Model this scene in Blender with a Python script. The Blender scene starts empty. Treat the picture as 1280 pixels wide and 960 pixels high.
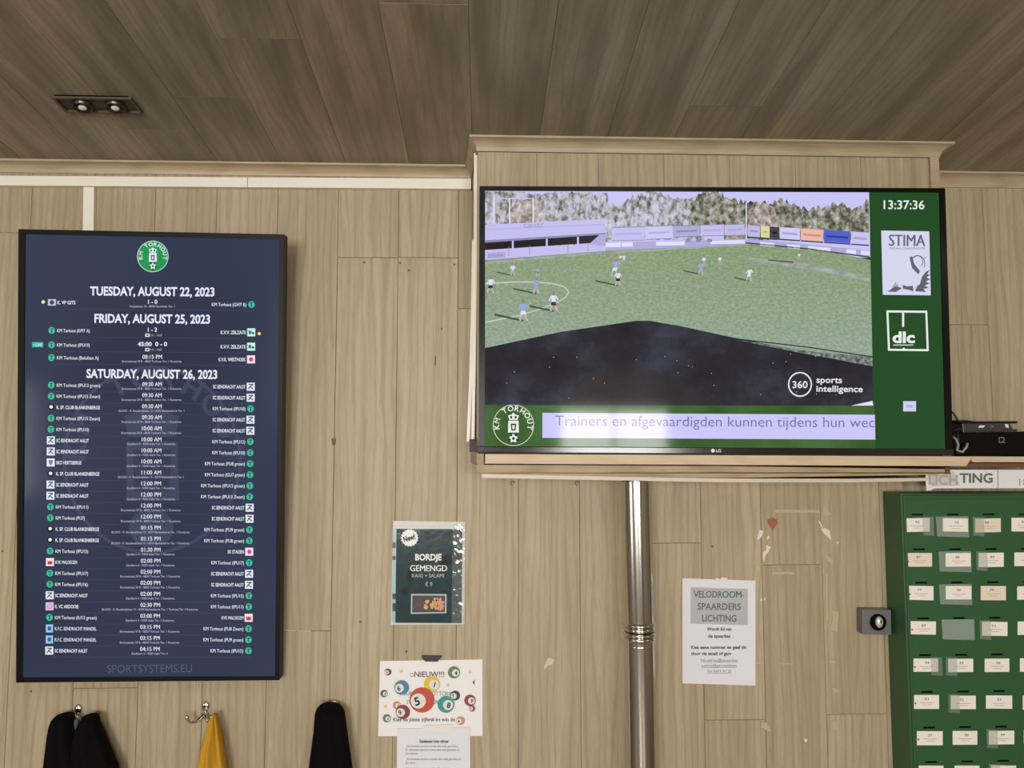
import bpy, math, random
from mathutils import Vector
random.seed(7)
# ------------------------------------------------------------------ camera
FPX = 965.0
YAW, PITCH = math.radians(2.1), math.radians(4.4)
DIST, CAMZ = 2.25, 1.9
CAM = Vector((0.0, -DIST, CAMZ))
FW = Vector((math.sin(YAW)*math.cos(PITCH), math.cos(YAW)*math.cos(PITCH), math.sin(PITCH)))
RT = Vector((math.cos(YAW), -math.sin(YAW), 0.0))
UP = RT.cross(FW)
scene = bpy.context.scene
COL = scene.collection
cd = bpy.data.cameras.new('camera'); cam = bpy.data.objects.new('camera', cd); COL.objects.link(cam)
cd.sensor_width = 36.0; cd.lens = FPX/1280*36.0; cd.clip_start = 0.02
cam.location = CAM
cam.rotation_euler = (math.pi/2+PITCH, 0, -YAW)
scene.camera = cam
# ------------------------------------------------------------------ world, light, exposure
scene.view_settings.view_transform = 'Standard'; scene.view_settings.look = 'None'
scene.view_settings.exposure = 0.0; scene.view_settings.gamma = 1.0
scene.view_settings.use_curve_mapping = False
w = bpy.data.worlds.new('world'); scene.world = w; w.use_nodes = True
w.node_tree.nodes['Background'].inputs[0].default_value = (0.75, 0.85, 1.0, 1)
w.node_tree.nodes['Background'].inputs[1].default_value = 1.2
def area(name, loc, rot, sx, sy, power, color):
    l = bpy.data.lights.new(name, 'AREA'); l.shape = 'RECTANGLE'; l.size = sx; l.size_y = sy
    l.energy = power; l.color = color
    o = bpy.data.objects.new(name, l); COL.objects.link(o); o.location = loc; o.rotation_euler = rot
    return o
RX0, RX1, RY1 = -3.3, 3.5, -6.0
area('daylight_rear_left', (-1.1, RY1-0.1, 1.95), (math.pi/2, 0, 0), 1.6, 1.4, 200, (1.0, 0.97, 0.93))
area('daylight_rear_right', (1.3, RY1-0.1, 1.75), (math.pi/2, 0, 0), 1.2, 1.1, 108, (1.0, 0.96, 0.92))
area('daylight_left', (RX0-0.1, -3.25, 1.42), (math.pi/2, 0, -math.pi/2), 1.2, 0.9, 16, (0.95, 0.97, 1.0))
for i, (lx, ly) in enumerate(((-2.2, -1.75), (-0.45, -1.75), (2.6, -1.75))):
    area('ceiling_fill', (lx, ly, 2.82), (0.0, 0, 0), 0.5, 0.5, 5, (1.0, 0.93, 0.82))  # unseen fill lights added near the ceiling to lighten the upper wall

# ------------------------------------------------------------------ helpers
def lin(c):
    r = []
    for v in c[:3]:
        v = v/255.0
        r.append(v/12.92 if v <= 0.04045 else ((v+0.055)/1.055)**2.4)
    return (r[0], r[1], r[2], 1.0)
MATS = {}
def mat(name, color, rough=0.6, metal=0.0, emit=None, estr=1.0, alpha=1.0, coat=0.0, spec=None, bump=None):
    if name in MATS: return MATS[name]
    m = bpy.data.materials.new(name); m.use_nodes = True
    nt = m.node_tree; b = nt.nodes['Principled BSDF']
    b.inputs['Base Color'].default_value = lin(color); b.inputs['Roughness'].default_value = rough
    b.inputs['Metallic'].default_value = metal
    if spec is not None: b.inputs['Specular IOR Level'].default_value = spec
    if emit is not None:
        b.inputs['Emission Color'].default_value = lin(emit); b.inputs['Emission Strength'].default_value = estr
    if alpha < 1: b.inputs['Alpha'].default_value = alpha
    if coat: b.inputs['Coat Weight'].default_value = coat
    if bump:
        tc = nt.nodes.new('ShaderNodeTexCoord'); n = nt.nodes.new('ShaderNodeTexNoise'); bp = nt.nodes.new('ShaderNodeBump')
        n.inputs['Scale'].default_value = bump[0]; bp.inputs['Strength'].default_value = bump[1]; bp.inputs['Distance'].default_value = 0.01
        nt.links.new(tc.outputs['Object'], n.inputs['Vector']); nt.links.new(n.outputs['Fac'], bp.inputs['Height'])
        nt.links.new(bp.outputs['Normal'], b.inputs['Normal'])
    MATS[name] = m; return m
def em(c, name=None):      # a colour shown on a lit screen
    name = name or 'screen_%d_%d_%d' % tuple(int(v) for v in c)
    return mat(name, (3, 3, 3), rough=0.07, emit=c, spec=0.2)
def wood(name, base, dark, light, long_axis, rough=0.42, band=0.5, coat=0.0, bscale=24, vary=0.05, gr=0.5):
    m = bpy.data.materials.new(name); m.use_nodes = True; MATS[name] = m
    nt = m.node_tree; N = nt.nodes.new; L = nt.links.new; b = nt.nodes['Principled BSDF']
    tc = N('ShaderNodeTexCoord'); oi = N('ShaderNodeObjectInfo')
    mul = N('ShaderNodeVectorMath'); mul.operation = 'SCALE'; mul.inputs[0].default_value = (37.0, 51.0, 23.0); L(oi.outputs['Random'], mul.inputs['Scale'])
    add = N('ShaderNodeVectorMath'); add.operation = 'ADD'; L(tc.outputs['Object'], add.inputs[0]); L(mul.outputs[0], add.inputs[1])
    def stretched(cross, along):
        mp = N('ShaderNodeMapping'); s = [cross, cross, cross]; s[long_axis] = along
        mp.inputs['Scale'].default_value = s; L(add.outputs[0], mp.inputs['Vector']); return mp
    def noise(mp, scale, detail, rg=0.55, dist=0.0):
        n = N('ShaderNodeTexNoise'); n.inputs['Scale'].default_value = scale; n.inputs['Detail'].default_value = detail
        n.inputs['Roughness'].default_value = rg; n.inputs['Distortion'].default_value = dist; L(mp.outputs[0], n.inputs['Vector']); return n
    nb = noise(stretched(1, 0.03), bscale, 2.0)          # soft printed bands
    ng = noise(stretched(1, 0.035), 95, 4, 0.65)      # grain
    nf = noise(stretched(1, 0.06), 330, 2, 0.6)
    wv = N('ShaderNodeTexWave'); wv.wave_type = 'BANDS'; wv.bands_direction = 'X'
    wv.inputs['Scale'].default_value = 13; wv.inputs['Distortion'].default_value = 12; wv.inputs['Detail'].default_value = 2.5
    wv.inputs['Detail Scale'].default_value = 0.9; L(stretched(1, 0.11).outputs[0], wv.inputs['Vector'])
    def mr(src, a, b_, c=0.0, d=1.0):
        r = N('ShaderNodeMapRange'); r.inputs[1].default_value = a; r.inputs[2].default_value = b_; r.inputs[3].default_value = c; r.inputs[4].default_value = d
        L(src, r.inputs[0]); return r.outputs[0]
    def mix(fac, a, bb):
        x = N('ShaderNodeMix'); x.data_type = 'RGBA'; L(fac, x.inputs[0])
        if isinstance(a, tuple): x.inputs[6].default_value = a
        else: L(a, x.inputs[6])
        if isinstance(bb, tuple): x.inputs[7].default_value = bb
        else: L(bb, x.inputs[7])
        return x.outputs[2]
    c = mix(mr(nb.outputs['Fac'], 0.36, 0.64, 0, band), lin(base), lin(light))
    c = mix(mr(ng.outputs['Fac'], 0.48, 0.78, 0, gr), c, lin(dark))
    c = mix(mr(wv.outputs['Fac'], 0.6, 1.0, 0, 0.30), c, lin(dark))
    c = mix(mr(nf.outputs['Fac'], 0.5, 0.85, 0, 0.45), c, lin(dark))
    # tone of each board
    hs = N('ShaderNodeHueSaturation'); L(c, hs.inputs['Color'])
    L(mr(oi.outputs['Random'], 0, 1, 1-vary, 1+vary), hs.inputs['Value'])
    L(hs.outputs[0], b.inputs['Base Color']); b.inputs['Roughness'].default_value = rough
    bp = N('ShaderNodeBump'); bp.inputs['Strength'].default_value = 0.12; bp.inputs['Distance'].default_value = 0.002
    L(ng.outputs['Fac'], bp.inputs['Height']); L(bp.outputs['Normal'], b.inputs['Normal'])
    if coat: b.inputs['Coat Weight'].default_value = coat
    return m
def noisemat(name, stops, scale, stretch=(1, 1, 1), detail=3, rough=0.07, emission=True, voronoi=False, rg=0.6):
    """screen or print colour made of noise"""
    m = bpy.data.materials.new(name); m.use_nodes = True; MATS[name] = m
    nt = m.node_tree; b = nt.nodes['Principled BSDF']
    tc = nt.nodes.new('ShaderNodeTexCoord'); mp = nt.nodes.new('ShaderNodeMapping'); mp.inputs['Scale'].default_value = stretch
    nt.links.new(tc.outputs['Object'], mp.inputs[0])
    n = nt.nodes.new('ShaderNodeTexNoise'); n.inputs['Scale'].default_value = scale; n.inputs['Detail'].default_value = detail; n.inputs['Roughness'].default_value = rg
    nt.links.new(mp.outputs[0], n.inputs['Vector'])
    cr = nt.nodes.new('ShaderNodeValToRGB'); e = cr.color_ramp.elements
    e[0].position = stops[0][0]; e[0].color = lin(stops[0][1]); e[1].position = stops[-1][0]; e[1].color = lin(stops[-1][1])
    for p, c in stops[1:-1]:
        k = e.new(p); k.color = lin(c)
    nt.links.new(n.outputs['Fac'], cr.inputs[0])
    b.inputs['Roughness'].default_value = rough
    if emission:
        b.inputs['Base Color'].default_value = lin((3, 3, 3)); b.inputs['Specular IOR Level'].default_value = 0.2
        nt.links.new(cr.outputs[0], b.inputs['Emission Color']); b.inputs['Emission Strength'].default_value = 1.0
    else:
        nt.links.new(cr.outputs[0], b.inputs['Base Color'])
    return m

def ray(px, py): return (FW*FPX + RT*(px-640.0) + UP*(480.0-py))
def P(px, py, D=0.0):
    """point seen at photograph pixel on the plane D metres in front of the wall"""
    r = ray(px, py); t = (DIST-D)/r.y
    return CAM + r*t
class Plane:
    """a plane through three pixel/depth points"""
    def __init__(s, a, b, c):
        s.o, s.b, s.c = P(*a), P(*b), P(*c)
        s.n = (s.b-s.o).cross(s.c-s.o).normalized()
        if s.n.y > 0: s.n = -s.n
    def at(s, px, py, e=0.0):
        r = ray(px, py); t = (s.o+s.n*e-CAM).dot(s.n)/r.dot(s.n)
        return CAM + r*t
def flatplane(D): return Plane((100, 100, D), (1100, 100, D), (100, 900, D))

def wpos(o):
    v = Vector((0, 0, 0))
    while o is not None: v += Vector(o.location); o = o.parent
    return v
def link_mesh(name, verts, faces, mats, midx=None, parent=None, smooth=False, origin=None, bevel=0.0):
    verts = [Vector(v) for v in verts]
    if parent is not None and origin is None: org = wpos(parent); loc = Vector((0, 0, 0))
    else:
        if origin is None:
            n = len(verts); origin = Vector((sum(v.x for v in verts)/n, sum(v.y for v in verts)/n, min(v.z for v in verts)))
        org = Vector(origin); loc = org - (wpos(parent) if parent else Vector((0, 0, 0)))
    me = bpy.data.meshes.new(name); me.from_pydata([v-org for v in verts], [], faces)
    if not isinstance(mats, (list, tuple)): mats = [mats]
    for m in mats: me.materials.append(m)
    if midx:
        for p, i in zip(me.polygons, midx): p.material_index = i
    if smooth:
        for p in me.polygons: p.use_smooth = len(p.vertices) <= 4
    me.update()
    o = bpy.data.objects.new(name, me); COL.objects.link(o); o.location = loc
    if parent is not None: o.parent = parent
    if bevel:
        b = o.modifiers.new('bevel', 'BEVEL'); b.width = bevel; b.segments = 2; b.limit_method = 'ANGLE'
    return o
def tag(o, label=None, cat=None, group=None, kind=None):
    if label: o['label'] = label
    if cat: o['category'] = cat
    if group: o['group'] = group
    if kind: o['kind'] = kind
    return o
def empty(name, loc, label=None, cat=None, group=None, kind=None):
    o = bpy.data.objects.new(name, None); COL.objects.link(o); o.location = loc; o.empty_display_size = 0.05
    return tag(o, label, cat, group, kind)
class MB:
    def __init__(s): s.v = []; s.f = []; s.m = []
    def add(s, v, f, m=0):
        n = len(s.v); s.v += [Vector(x) for x in v]; s.f += [tuple(i+n for i in q) for q in f]; s.m += [m]*len(f); return s
    def box(s, x0, x1, y0, y1, z0, z1, m=0):
        return s.add([(x0,y0,z0),(x1,y0,z0),(x1,y1,z0),(x0,y1,z0),(x0,y0,z1),(x1,y0,z1),(x1,y1,z1),(x0,y1,z1)],
                     [(0,3,2,1),(4,5,6,7),(0,1,5,4),(1,2,6,5),(2,3,7,6),(3,0,4,7)], m)
    def prism(s, front, back, m=0):
        n = len(front); f = [tuple(range(n)), tuple(range(2*n-1, n-1, -1))]
        for i in range(n): j = (i+1) % n; f.append((i, n+i, n+j, j))
        return s.add(list(front)+list(back), f, m)
    def slab(s, pts, D0, D1, m=0):
        """px polygon at front plane D1, extruded straight back to plane D0"""
        fr = [P(x, y, D1) for x, y in pts]; bk = [Vector((p.x, -D0, p.z)) for p in fr]
        return s.prism(fr, bk, m)
    def tube(s, pts, rads, seg=12, m=0, cap=True):
        pts = [Vector(p) for p in pts]
        if not isinstance(rads, (list, tuple)): rads = [rads]*len(pts)
        n0 = len(s.v); up = None
        for i, p in enumerate(pts):
            d = (pts[min(i+1, len(pts)-1)]-pts[max(i-1, 0)]).normalized()
            if up is None: up = Vector((0, 0, 1)) if abs(d.z) < 0.9 else Vector((0, 1, 0))
            a = d.cross(up).normalized(); up = a.cross(d).normalized()
            for k in range(seg):
                t = 2*math.pi*k/seg; s.v.append(p + (a*math.cos(t)+up*math.sin(t))*rads[i])
        for i in range(len(pts)-1):
            for k in range(seg):
                a = n0+i*seg+k; b = n0+i*seg+(k+1) % seg; s.f.append((a, b, b+seg, a+seg)); s.m.append(m)
        if cap:
            s.f.append(tuple(n0+k for k in range(seg))[::-1]); s.m.append(m)
            s.f.append(tuple(n0+(len(pts)-1)*seg+k for k in range(seg))); s.m.append(m)
        return s
    def ball(s, c, r, m=0, seg=14, rings=8, sc=(1, 1, 1)):
        n0 = len(s.v); c = Vector(c)
        for i in range(rings+1):
            a = math.pi*i/rings
            for k in range(seg):
                t = 2*math.pi*k/seg
                s.v.append(c+Vector((r*sc[0]*math.sin(a)*math.cos(t), r*sc[1]*math.sin(a)*math.sin(t), r*sc[2]*math.cos(a))))
        for i in range(rings):
            for k in range(seg):
                a = n0+i*seg+k; b = n0+i*seg+(k+1) % seg; s.f.append((a, b, b+seg, a+seg)); s.m.append(m)
        return s
    def build(s, name, mats, parent=None, **kw): return link_mesh(name, s.v, s.f, mats, s.m, parent, **kw)

# flat print on a plane, written in photograph pixels
_tc = {}
def textmesh(body, bold=0.0):
    key = (body, bold)
    if key in _tc: return _tc[key]
    c = bpy.data.curves.new('t', 'FONT'); c.body = body; c.size = 1.0; c.resolution_u = 3; c.offset = bold; c.fill_mode = 'FRONT'
    o = bpy.data.objects.new('t', c); COL.objects.link(o)
    dg = bpy.context.evaluated_depsgraph_get(); me = bpy.data.meshes.new_from_object(o.evaluated_get(dg))
    v = [(p.co.x, p.co.y) for p in me.vertices]; f = [tuple(p.vertices) for p in me.polygons]
    bpy.data.objects.remove(o); bpy.data.curves.remove(c); bpy.data.meshes.remove(me)
    _tc[key] = (v, f); return v, f
_h = textmesh('H'); CAPH = max(y for x, y in _h[0])
class Flat:
    def __init__(s, plane): s.p = plane; s.v = []; s.f = []; s.m = []; s.mats = []
    def mi(s, m):
        if m not in s.mats: s.mats.append(m)
        return s.mats.index(m)
    def poly(s, pts, m, layer=1):
        n = len(s.v); s.v += [s.p.at(x, y, layer*0.00035) for x, y in pts]; s.f.append(tuple(range(n, n+len(pts)))); s.m.append(s.mi(m)); return s
    def rect(s, x0, y0, x1, y1, m, layer=1, tilt=0.0):
        return s.poly([(x0, y0), (x1, y0+tilt*(x1-x0)), (x1, y1+tilt*(x1-x0)), (x0, y1)], m, layer)
    def disc(s, cx, cy, rx, ry, m, layer=1, n=28, rot=0):
        pts = []
        for i in range(n):
            t = 2*math.pi*i/n; x, y = rx*math.cos(t), ry*math.sin(t)
            pts.append((cx+x*math.cos(rot)-y*math.sin(rot), cy+x*math.sin(rot)+y*math.cos(rot)))
        return s.poly(pts, m, layer)
    def ring(s, cx, cy, r, wd, m, layer=1, n=40, ry=None, a0=0, a1=2*math.pi):
        ry = ry or r
        for i in range(n):
            a, b = a0+(a1-a0)*i/n, a0+(a1-a0)*(i+1)/n
            k = (r-wd)/r
            s.poly([(cx+r*math.cos(a), cy+ry*math.sin(a)), (cx+r*math.cos(b), cy+ry*math.sin(b)), (cx+k*r*math.cos(b), cy+k*ry*math.sin(b)), (cx+k*r*math.cos(a), cy+k*ry*math.sin(a))], m, layer)
        return s
    def line(s, pts, wd, m, layer=1):
        for (x0, y0), (x1, y1) in zip(pts, pts[1:]):
            L = math.hypot(x1-x0, y1-y0) or 1; nx, ny = -(y1-y0)/L*wd/2, (x1-x0)/L*wd/2
            s.poly([(x0+nx, y0+ny), (x1+nx, y1+ny), (x1-nx, y1-ny), (x0-nx, y0-ny)], m, layer)
        return s
    def text(s, body, x, base, cap, m, width=None, align='c', bold=0.02, layer=2, rot=0.0):
        """x: left, centre or right pixel; base: baseline pixel; cap: capital height in pixels"""
        if 'M' in body and bold > .004:      # heavier strokes by doubling, so that the M keeps its notch
            d = min(bold*cap*.55, .35)
            s.text(body, x-d, base, cap, m, width, align, 0, layer, rot); return s.text(body, x+d, base, cap, m, width, align, 0, layer+.3, rot)
        v, f = textmesh(body, bold)
        if not f: return s
        x0 = min(p[0] for p in v); x1 = max(p[0] for p in v); k = cap/CAPH
        kx = k if width is None else width/(x1-x0)
        w_ = (x1-x0)*kx; off = {'l': 0, 'c': -w_/2, 'r': -w_}[align]; n = len(s.v); cr, sr = math.cos(rot), math.sin(rot)
        for a, b in v:
            u = off+(a-x0)*kx; q = -b*k
            s.v.append(s.p.at(x+u*cr-q*sr, base+u*sr+q*cr, layer*0.00035))
        mm = s.mi(m)
        for q in f: s.f.append(tuple(i+n for i in q)); s.m.append(mm)
        return s
    def arc_text(s, body, cx, cy, r, a0, a1, cap, m, bold=0.03, layer=2):
        n = len(body)
        for i, ch in enumerate(body):
            if ch == ' ': continue
            a = math.radians(a0+(a1-a0)*i/(n-1))
            s.text(ch, cx+r*math.sin(a), cy-r*math.cos(a), cap, m, None, 'c', bold, layer, rot=a)
        return s
    def build(s, name, parent=None, **kw): return link_mesh(name, s.v, s.f, s.mats, s.m, parent, **kw)

# ------------------------------------------------------------------ materials
WALLW = wood('laminate_wall', (168, 151, 121), (128, 111, 84), (184, 168, 138), 2, rough=0.52, band=0.8)
CEILW = wood('laminate_ceiling', (118, 107, 87), (104, 93, 75), (150, 138, 115), 1, rough=0.42, band=1.0, bscale=15, vary=0.02, gr=0.35)
TRIMX = wood('laminate_trim', (176, 158, 128), (144, 126, 98), (190, 174, 146), 0, rough=0.42, band=0.6)
SHELFW = wood('shelf_edge_wood', (206, 184, 152), (186, 160, 126), (214, 194, 164), 0, rough=0.5)
OLDW = wood('shelf_old_wood', (170, 148, 116), (120, 98, 70), (188, 168, 138), 0, rough=0.6)
BACKING = mat('seam_backing', (104, 88, 66), 0.9)
WHITE_PL = mat('white_trunking_plastic', (238, 232, 218), 0.35)
PAPER = mat('white_paper', (236, 234, 232), 0.55)
PAPER_MAT = mat('white_paper_sheet', (226, 225, 230), 0.7)
BLACKP = mat('black_plastic', (9, 9, 9), 0.4, spec=.25)
BLACKG = mat('gloss_black_plastic', (6, 6, 6), 0.15, spec=.25)
CHROME = mat('chrome', (225, 222, 215), 0.12, 1.0)
STEEL = mat('stainless_steel', (205, 203, 196), 0.17, 1.0)
FLOORM = wood('floor_laminate', (140, 126, 108), (100, 88, 72), (160, 146, 126), 1)
PLASTER = mat('painted_plaster', (150, 138, 120), 0.85)
INK = mat('black_ink', (40, 40, 44), 0.6)

def film(name, tint, gl, rough=.1):
    m = bpy.data.materials.new(name); m.use_nodes = True; nt = m.node_tree; nt.nodes.clear(); MATS[name] = m
    o = nt.nodes.new('ShaderNodeOutputMaterial'); t = nt.nodes.new('ShaderNodeBsdfTransparent'); g = nt.nodes.new('ShaderNodeBsdfGlossy'); d = nt.nodes.new('ShaderNodeBsdfDiffuse')
    mx = nt.nodes.new('ShaderNodeMixShader'); m2 = nt.nodes.new('ShaderNodeMixShader')
    d.inputs[0].default_value = lin(tint); g.inputs[0].default_value = (1, 1, 1, 1); g.inputs['Roughness'].default_value = rough
    m2.inputs[0].default_value = .45; nt.links.new(d.outputs[0], m2.inputs[1]); nt.links.new(g.outputs[0], m2.inputs[2])
    mx.inputs[0].default_value = gl; nt.links.new(t.outputs[0], mx.inputs[1]); nt.links.new(m2.outputs[0], mx.inputs[2]); nt.links.new(mx.outputs[0], o.inputs[0]); return m
# ------------------------------------------------------------------ room shell
SW = (P(950, 600).x-P(648, 600).x)/4.0
SX0 = P(648, 600).x
CH0 = 0.035
ZC = P(400, 202.8, CH0).z
SLOPE = math.tan(math.radians(6.9))
def zceil(y): return ZC + (-y-CH0)*SLOPE
def chplank(v0, v1, axis):  # axis 'z' wall plank / 'y' ceiling plank
    pass
floor = MB().box(RX0-.1, RX1+.1, RY1-.1, .1, -0.1, 0).build('floor', FLOORM); tag(floor, kind='structure')
wall = MB().box(RX0-.1, RX1+.1, 0.012, 0.12, 0, zceil(0)+.1).build('wall_back', BACKING); tag(wall, kind='structure')
def wall_plank(x0, x1, z0, z1):
    g = 0.00035; c = 0.001; x0 += g; x1 -= g; z0 += g; z1 -= g; dy = random.uniform(-0.0005, 0.0005)
    v = [(x0+c, dy, z0+c), (x1-c, dy, z0+c), (x1-c, dy, z1-c), (x0+c, dy, z1-c),
         (x0, dy+c, z0), (x1, dy+c, z0), (x1, dy+c, z1), (x0, dy+c, z1), (x0, 0.012, z0), (x1, 0.012, z0), (x1, 0.012, z1), (x0, 0.012, z1)]
    f = [(0,1,2,3), (4,5,1,0), (5,6,2,1), (6,7,3,2), (7,4,0,3), (8,9,5,4), (9,10,6,5), (10,11,7,6), (11,8,4,7)]
    return link_mesh('plank', v, f, WALLW, parent=wall, origin=((x0+x1)/2, 0, z0))
joints = {  # plank index (0 starts at the seam under the shelf's left end) -> joint heights in pixels
    -8: [], -7: [860], -6: [], -5: [470], -4: [789], -3: [322], -2: [322], -1: [386], 0: [], 1: [], 2: [679], 3: [900], 4: [706], 5: [893], 6: [], 7: [406], 8: []}
k0 = int((RX0-SX0)//SW); k1 = int((RX1-SX0)//SW)+1
for k in range(k0, k1):
    x0 = max(SX0+k*SW, RX0-.05); x1 = min(SX0+(k+1)*SW, RX1+.05); xc = (x0+x1)/2
    zs = sorted(P(600, j).z if False else P(640+(xc-0)/DIST*FPX-35, j).z for j in joints.get(k, [random.uniform(250, 900)]))
    zz = [0.0]+zs+[zceil(0)+0.02]
    for a, b in zip(zz, zz[1:]): wall_plank(x0, x1, a, b)

ceil_v = MB().prism([(RX0-.1, .1, zceil(.1)+.012), (RX1+.1, .1, zceil(.1)+.012), (RX1+.1, RY1-.1, zceil(RY1-.1)+.012), (RX0-.1, RY1-.1, zceil(RY1-.1)+.012)],
                    [(RX0-.1, .1, zceil(.1)+.1), (RX1+.1, .1, zceil(.1)+.1), (RX1+.1, RY1-.1, zceil(RY1-.1)+.1), (RX0-.1, RY1-.1, zceil(RY1-.1)+.1)])
ceiling = ceil_v.build('ceiling', BACKING); tag(ceiling, kind='structure')
def Pc(px, py):
    """point on the ceiling"""
    r = ray(px, py); # z = ZC+(-y-CH0)*SLOPE
    t = (ZC-CH0*SLOPE-CAM.z-CAM.y*SLOPE)/(r.z+r.y*SLOPE)
    return CAM+r*t
def ceil_plank(x0, x1, y0, y1):
    g = 0.0003; c = 0.0007; x0 += g; x1 -= g; y0 += g; y1 -= g; dz = random.uniform(-0.0005, 0.0005)
    def p(x, y, o): return (x, y, zceil(y)+o+dz)
    v = [p(x0+c, y0+c, 0), p(x1-c, y0+c, 0), p(x1-c, y1-c, 0), p(x0+c, y1-c, 0), p(x0, y0, c), p(x1, y0, c), p(x1, y1, c), p(x0, y1, c),
         p(x0, y0, .012), p(x1, y0, .012), p(x1, y1, .012), p(x0, y1, .012)]
    f = [(3,2,1,0), (0,1,5,4), (1,2,6,5), (2,3,7,6), (3,0,4,7), (4,5,9,8), (5,6,10,9), (6,7,11,10), (7,4,8,11)]
    return link_mesh('plank', v, f, CEILW, parent=ceiling, origin=((x0+x1)/2, y1, zceil(y1)))
CX0 = Pc(587, 60).x; CW = SW*1.045
cj = {-1: (4,), -3: (52,), -4: (125,), -5: (167,), 3: (126,)}
k0 = int((RX0-CX0)//CW); k1 = int((RX1-CX0)//CW)+1
for k in range(k0, k1):
    x0 = max(CX0+k*CW, RX0-.05); x1 = min(CX0+(k+1)*CW, RX1+.05)
    ys = [Pc(500, j).y for j in cj.get(k, (random.uniform(-330, -60),))]
    ys.append(ys[0]-2.6)
    yy = sorted([RY1-.05]+[y for y in ys if y > RY1]+[0.0])
    for a, b in zip(yy, yy[1:]): ceil_plank(x0, x1, a, b)

# side and rear walls with windows behind the camera
def wall_with_hole(name, axis, pos, a0, a1, holes, top):
    m = MB(); a = a0
    def bx(p0, p1, z0, z1):
        if axis == 'y': m.box(p0, p1, pos-.1, pos, z0, z1)
        else: m.box(min(pos, pos+.1*(1 if pos > 0 else -1)), max(pos, pos+.1*(1 if pos > 0 else -1)), p0, p1, z0, z1)
    for h0, h1, z0, z1 in holes:
        bx(a, h0, 0, top); bx(h0, h1, 0, z0); bx(h0, h1, z1, top); a = h1
    bx(a, a1, 0, top)
    return tag(m.build(name, PLASTER), kind='structure')
TOP = zceil(RY1)+.1
wall_with_hole('wall_rear', 'y', RY1, RX0, RX1, [(-1.9, -.3, 1.25, 2.65), (.75, 1.9, 1.2, 2.3)], TOP)
wall_with_hole('wall_left', 'x', RX0, RY1, 0, [(-3.85, -2.65, .95, 1.87)], TOP)
wall_with_hole('wall_right', 'x', RX1, RY1, 0, [], TOP)
FRAMEM = mat('white_window_frame', (225, 225, 222), 0.4)
def window(name, pts):
    (ax, ay, z0), (bx_, by, z1) = pts
    m = MB(); e = 0.03
    horiz = abs(bx_-ax) > abs(by-ay)
    def bar(u0, u1, za, zb):
        if horiz: m.box(ax+(bx_-ax)*u0, ax+(bx_-ax)*u1, ay-.04, ay+.0, za, zb)
        else: m.box(ax-.04, ax, ay+(by-ay)*u0, ay+(by-ay)*u1, za, zb)
    bar(0, 1, z0, z0+.06); bar(0, 1, z1-.06, z1); bar(0, .03, z0, z1); bar(.97, 1, z0, z1); bar(.485, .515, z0, z1)
    return tag(m.build(name, FRAMEM), kind='structure')
window('window_1', ((-1.9, RY1, 1.25), (-.3, RY1, 2.65)))
window('window_2', ((.75, RY1, 1.2), (1.9, RY1, 2.3)))
window('window_3', ((RX0, -3.85, .95), (RX0, -2.65, 1.87)))

# ------------------------------------------------------------------ cornices
def cove(depth, height, n=7):
    """profile (out, down) from the wall foot to the ceiling lip"""
    pr = [(0.0, height), (0.004, height), (0.004, height*0.86)]
    for i in range(n+1):
        t = i/n*math.pi/2; pr.append((0.005+(depth-0.009)*(1-math.cos(t)), height*0.84*(1-math.sin(t))+0.006))
    pr += [(depth, 0.006), (depth, 0.0)]
    return pr
def cornice(name, path, depth, height, matl, parent=None):
    """path: list of (x, y, outward 2D miter direction)"""
    m = MB(); pr = cove(depth, height); n = len(pr)
    for (x, y, ox, oy) in path:
        for (o, d) in pr:
            X, Y = x+ox*o, y+oy*o; m.v.append(Vector((X, Y, zceil(Y)-d-0.0008)))
        m.v.append(Vector((x, y, zceil(y)-0.0008)))
    n += 1
    for i in range(len(path)-1):
        for k in range(n): 
            a = i*n+k; b = i*n+(k+1) % n; m.f.append((a, b, b+n, a+n)); m.m.append(0)
    m.f.append(tuple(range(n))); m.m.append(0); m.f.append(tuple(range((len(path)-1)*n, len(path)*n))); m.m.append(0)
    return m.build(name, matl, parent)
BOXD = 0.17
BXL = P(597, 210, BOXD).x; BXR = P(1172.5, 210, BOXD).x
BXLB = P(589.5, 300, 0.0).x        # the left cheek widens a little towards the wall
tag(cornice('trim_1', [(RX0, 0, 0, -1), (BXLB-.002, 0, 0, -1)], 0.035, P(300, 204, .035).z-P(300, 219.5, .0).z, TRIMX), kind='structure')
tag(cornice('trim_2', [(BXR+.002, 0, 0, -1), (RX1, 0, 0, -1)], 0.035, .036, TRIMX), kind='structure')

# ------------------------------------------------------------------ boxed-out bulkhead behind the television
ZB0 = P(640, 581, BOXD).z
box = empty('boxed_bulkhead', ((BXL+BXR)/2, -BOXD/2, ZB0), 'wood laminate bulkhead box boxed out from the wall behind the television', 'bulkhead')
ZT = zceil(-BOXD)-.001
m = MB(); m.prism([(BXL, -BOXD+.012, ZB0), (BXR, -BOXD+.012, ZB0), (BXR, -.002, ZB0), (BXLB, -.002, ZB0)], [(BXL, -BOXD+.012, ZT), (BXR, -BOXD+.012, ZT), (BXR, -.002, zceil(0)-.002), (BXLB, -.002, zceil(0)-.002)])
m.build('carcass', TRIMX, box)
cols = [597, 612, 640, 695, 748, 815, 875, 925, 1000, 1060, 1110, 1163]
xs = [P(c, 210, BOXD).x for c in cols]
step = [BXL]+[P(c, 210, BOXD).x for c in (671, 748, 830, 912, 994, 1076, 1161)]
for a, b in zip(step, step[1:]):
    mm = MB().box(a+.0005, b-.0005, -BOXD, -BOXD+.012, ZB0, ZT-.03)
    mm.build('plank', WALLW, box, origin=((a+b)/2, -BOXD, ZB0))
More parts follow.
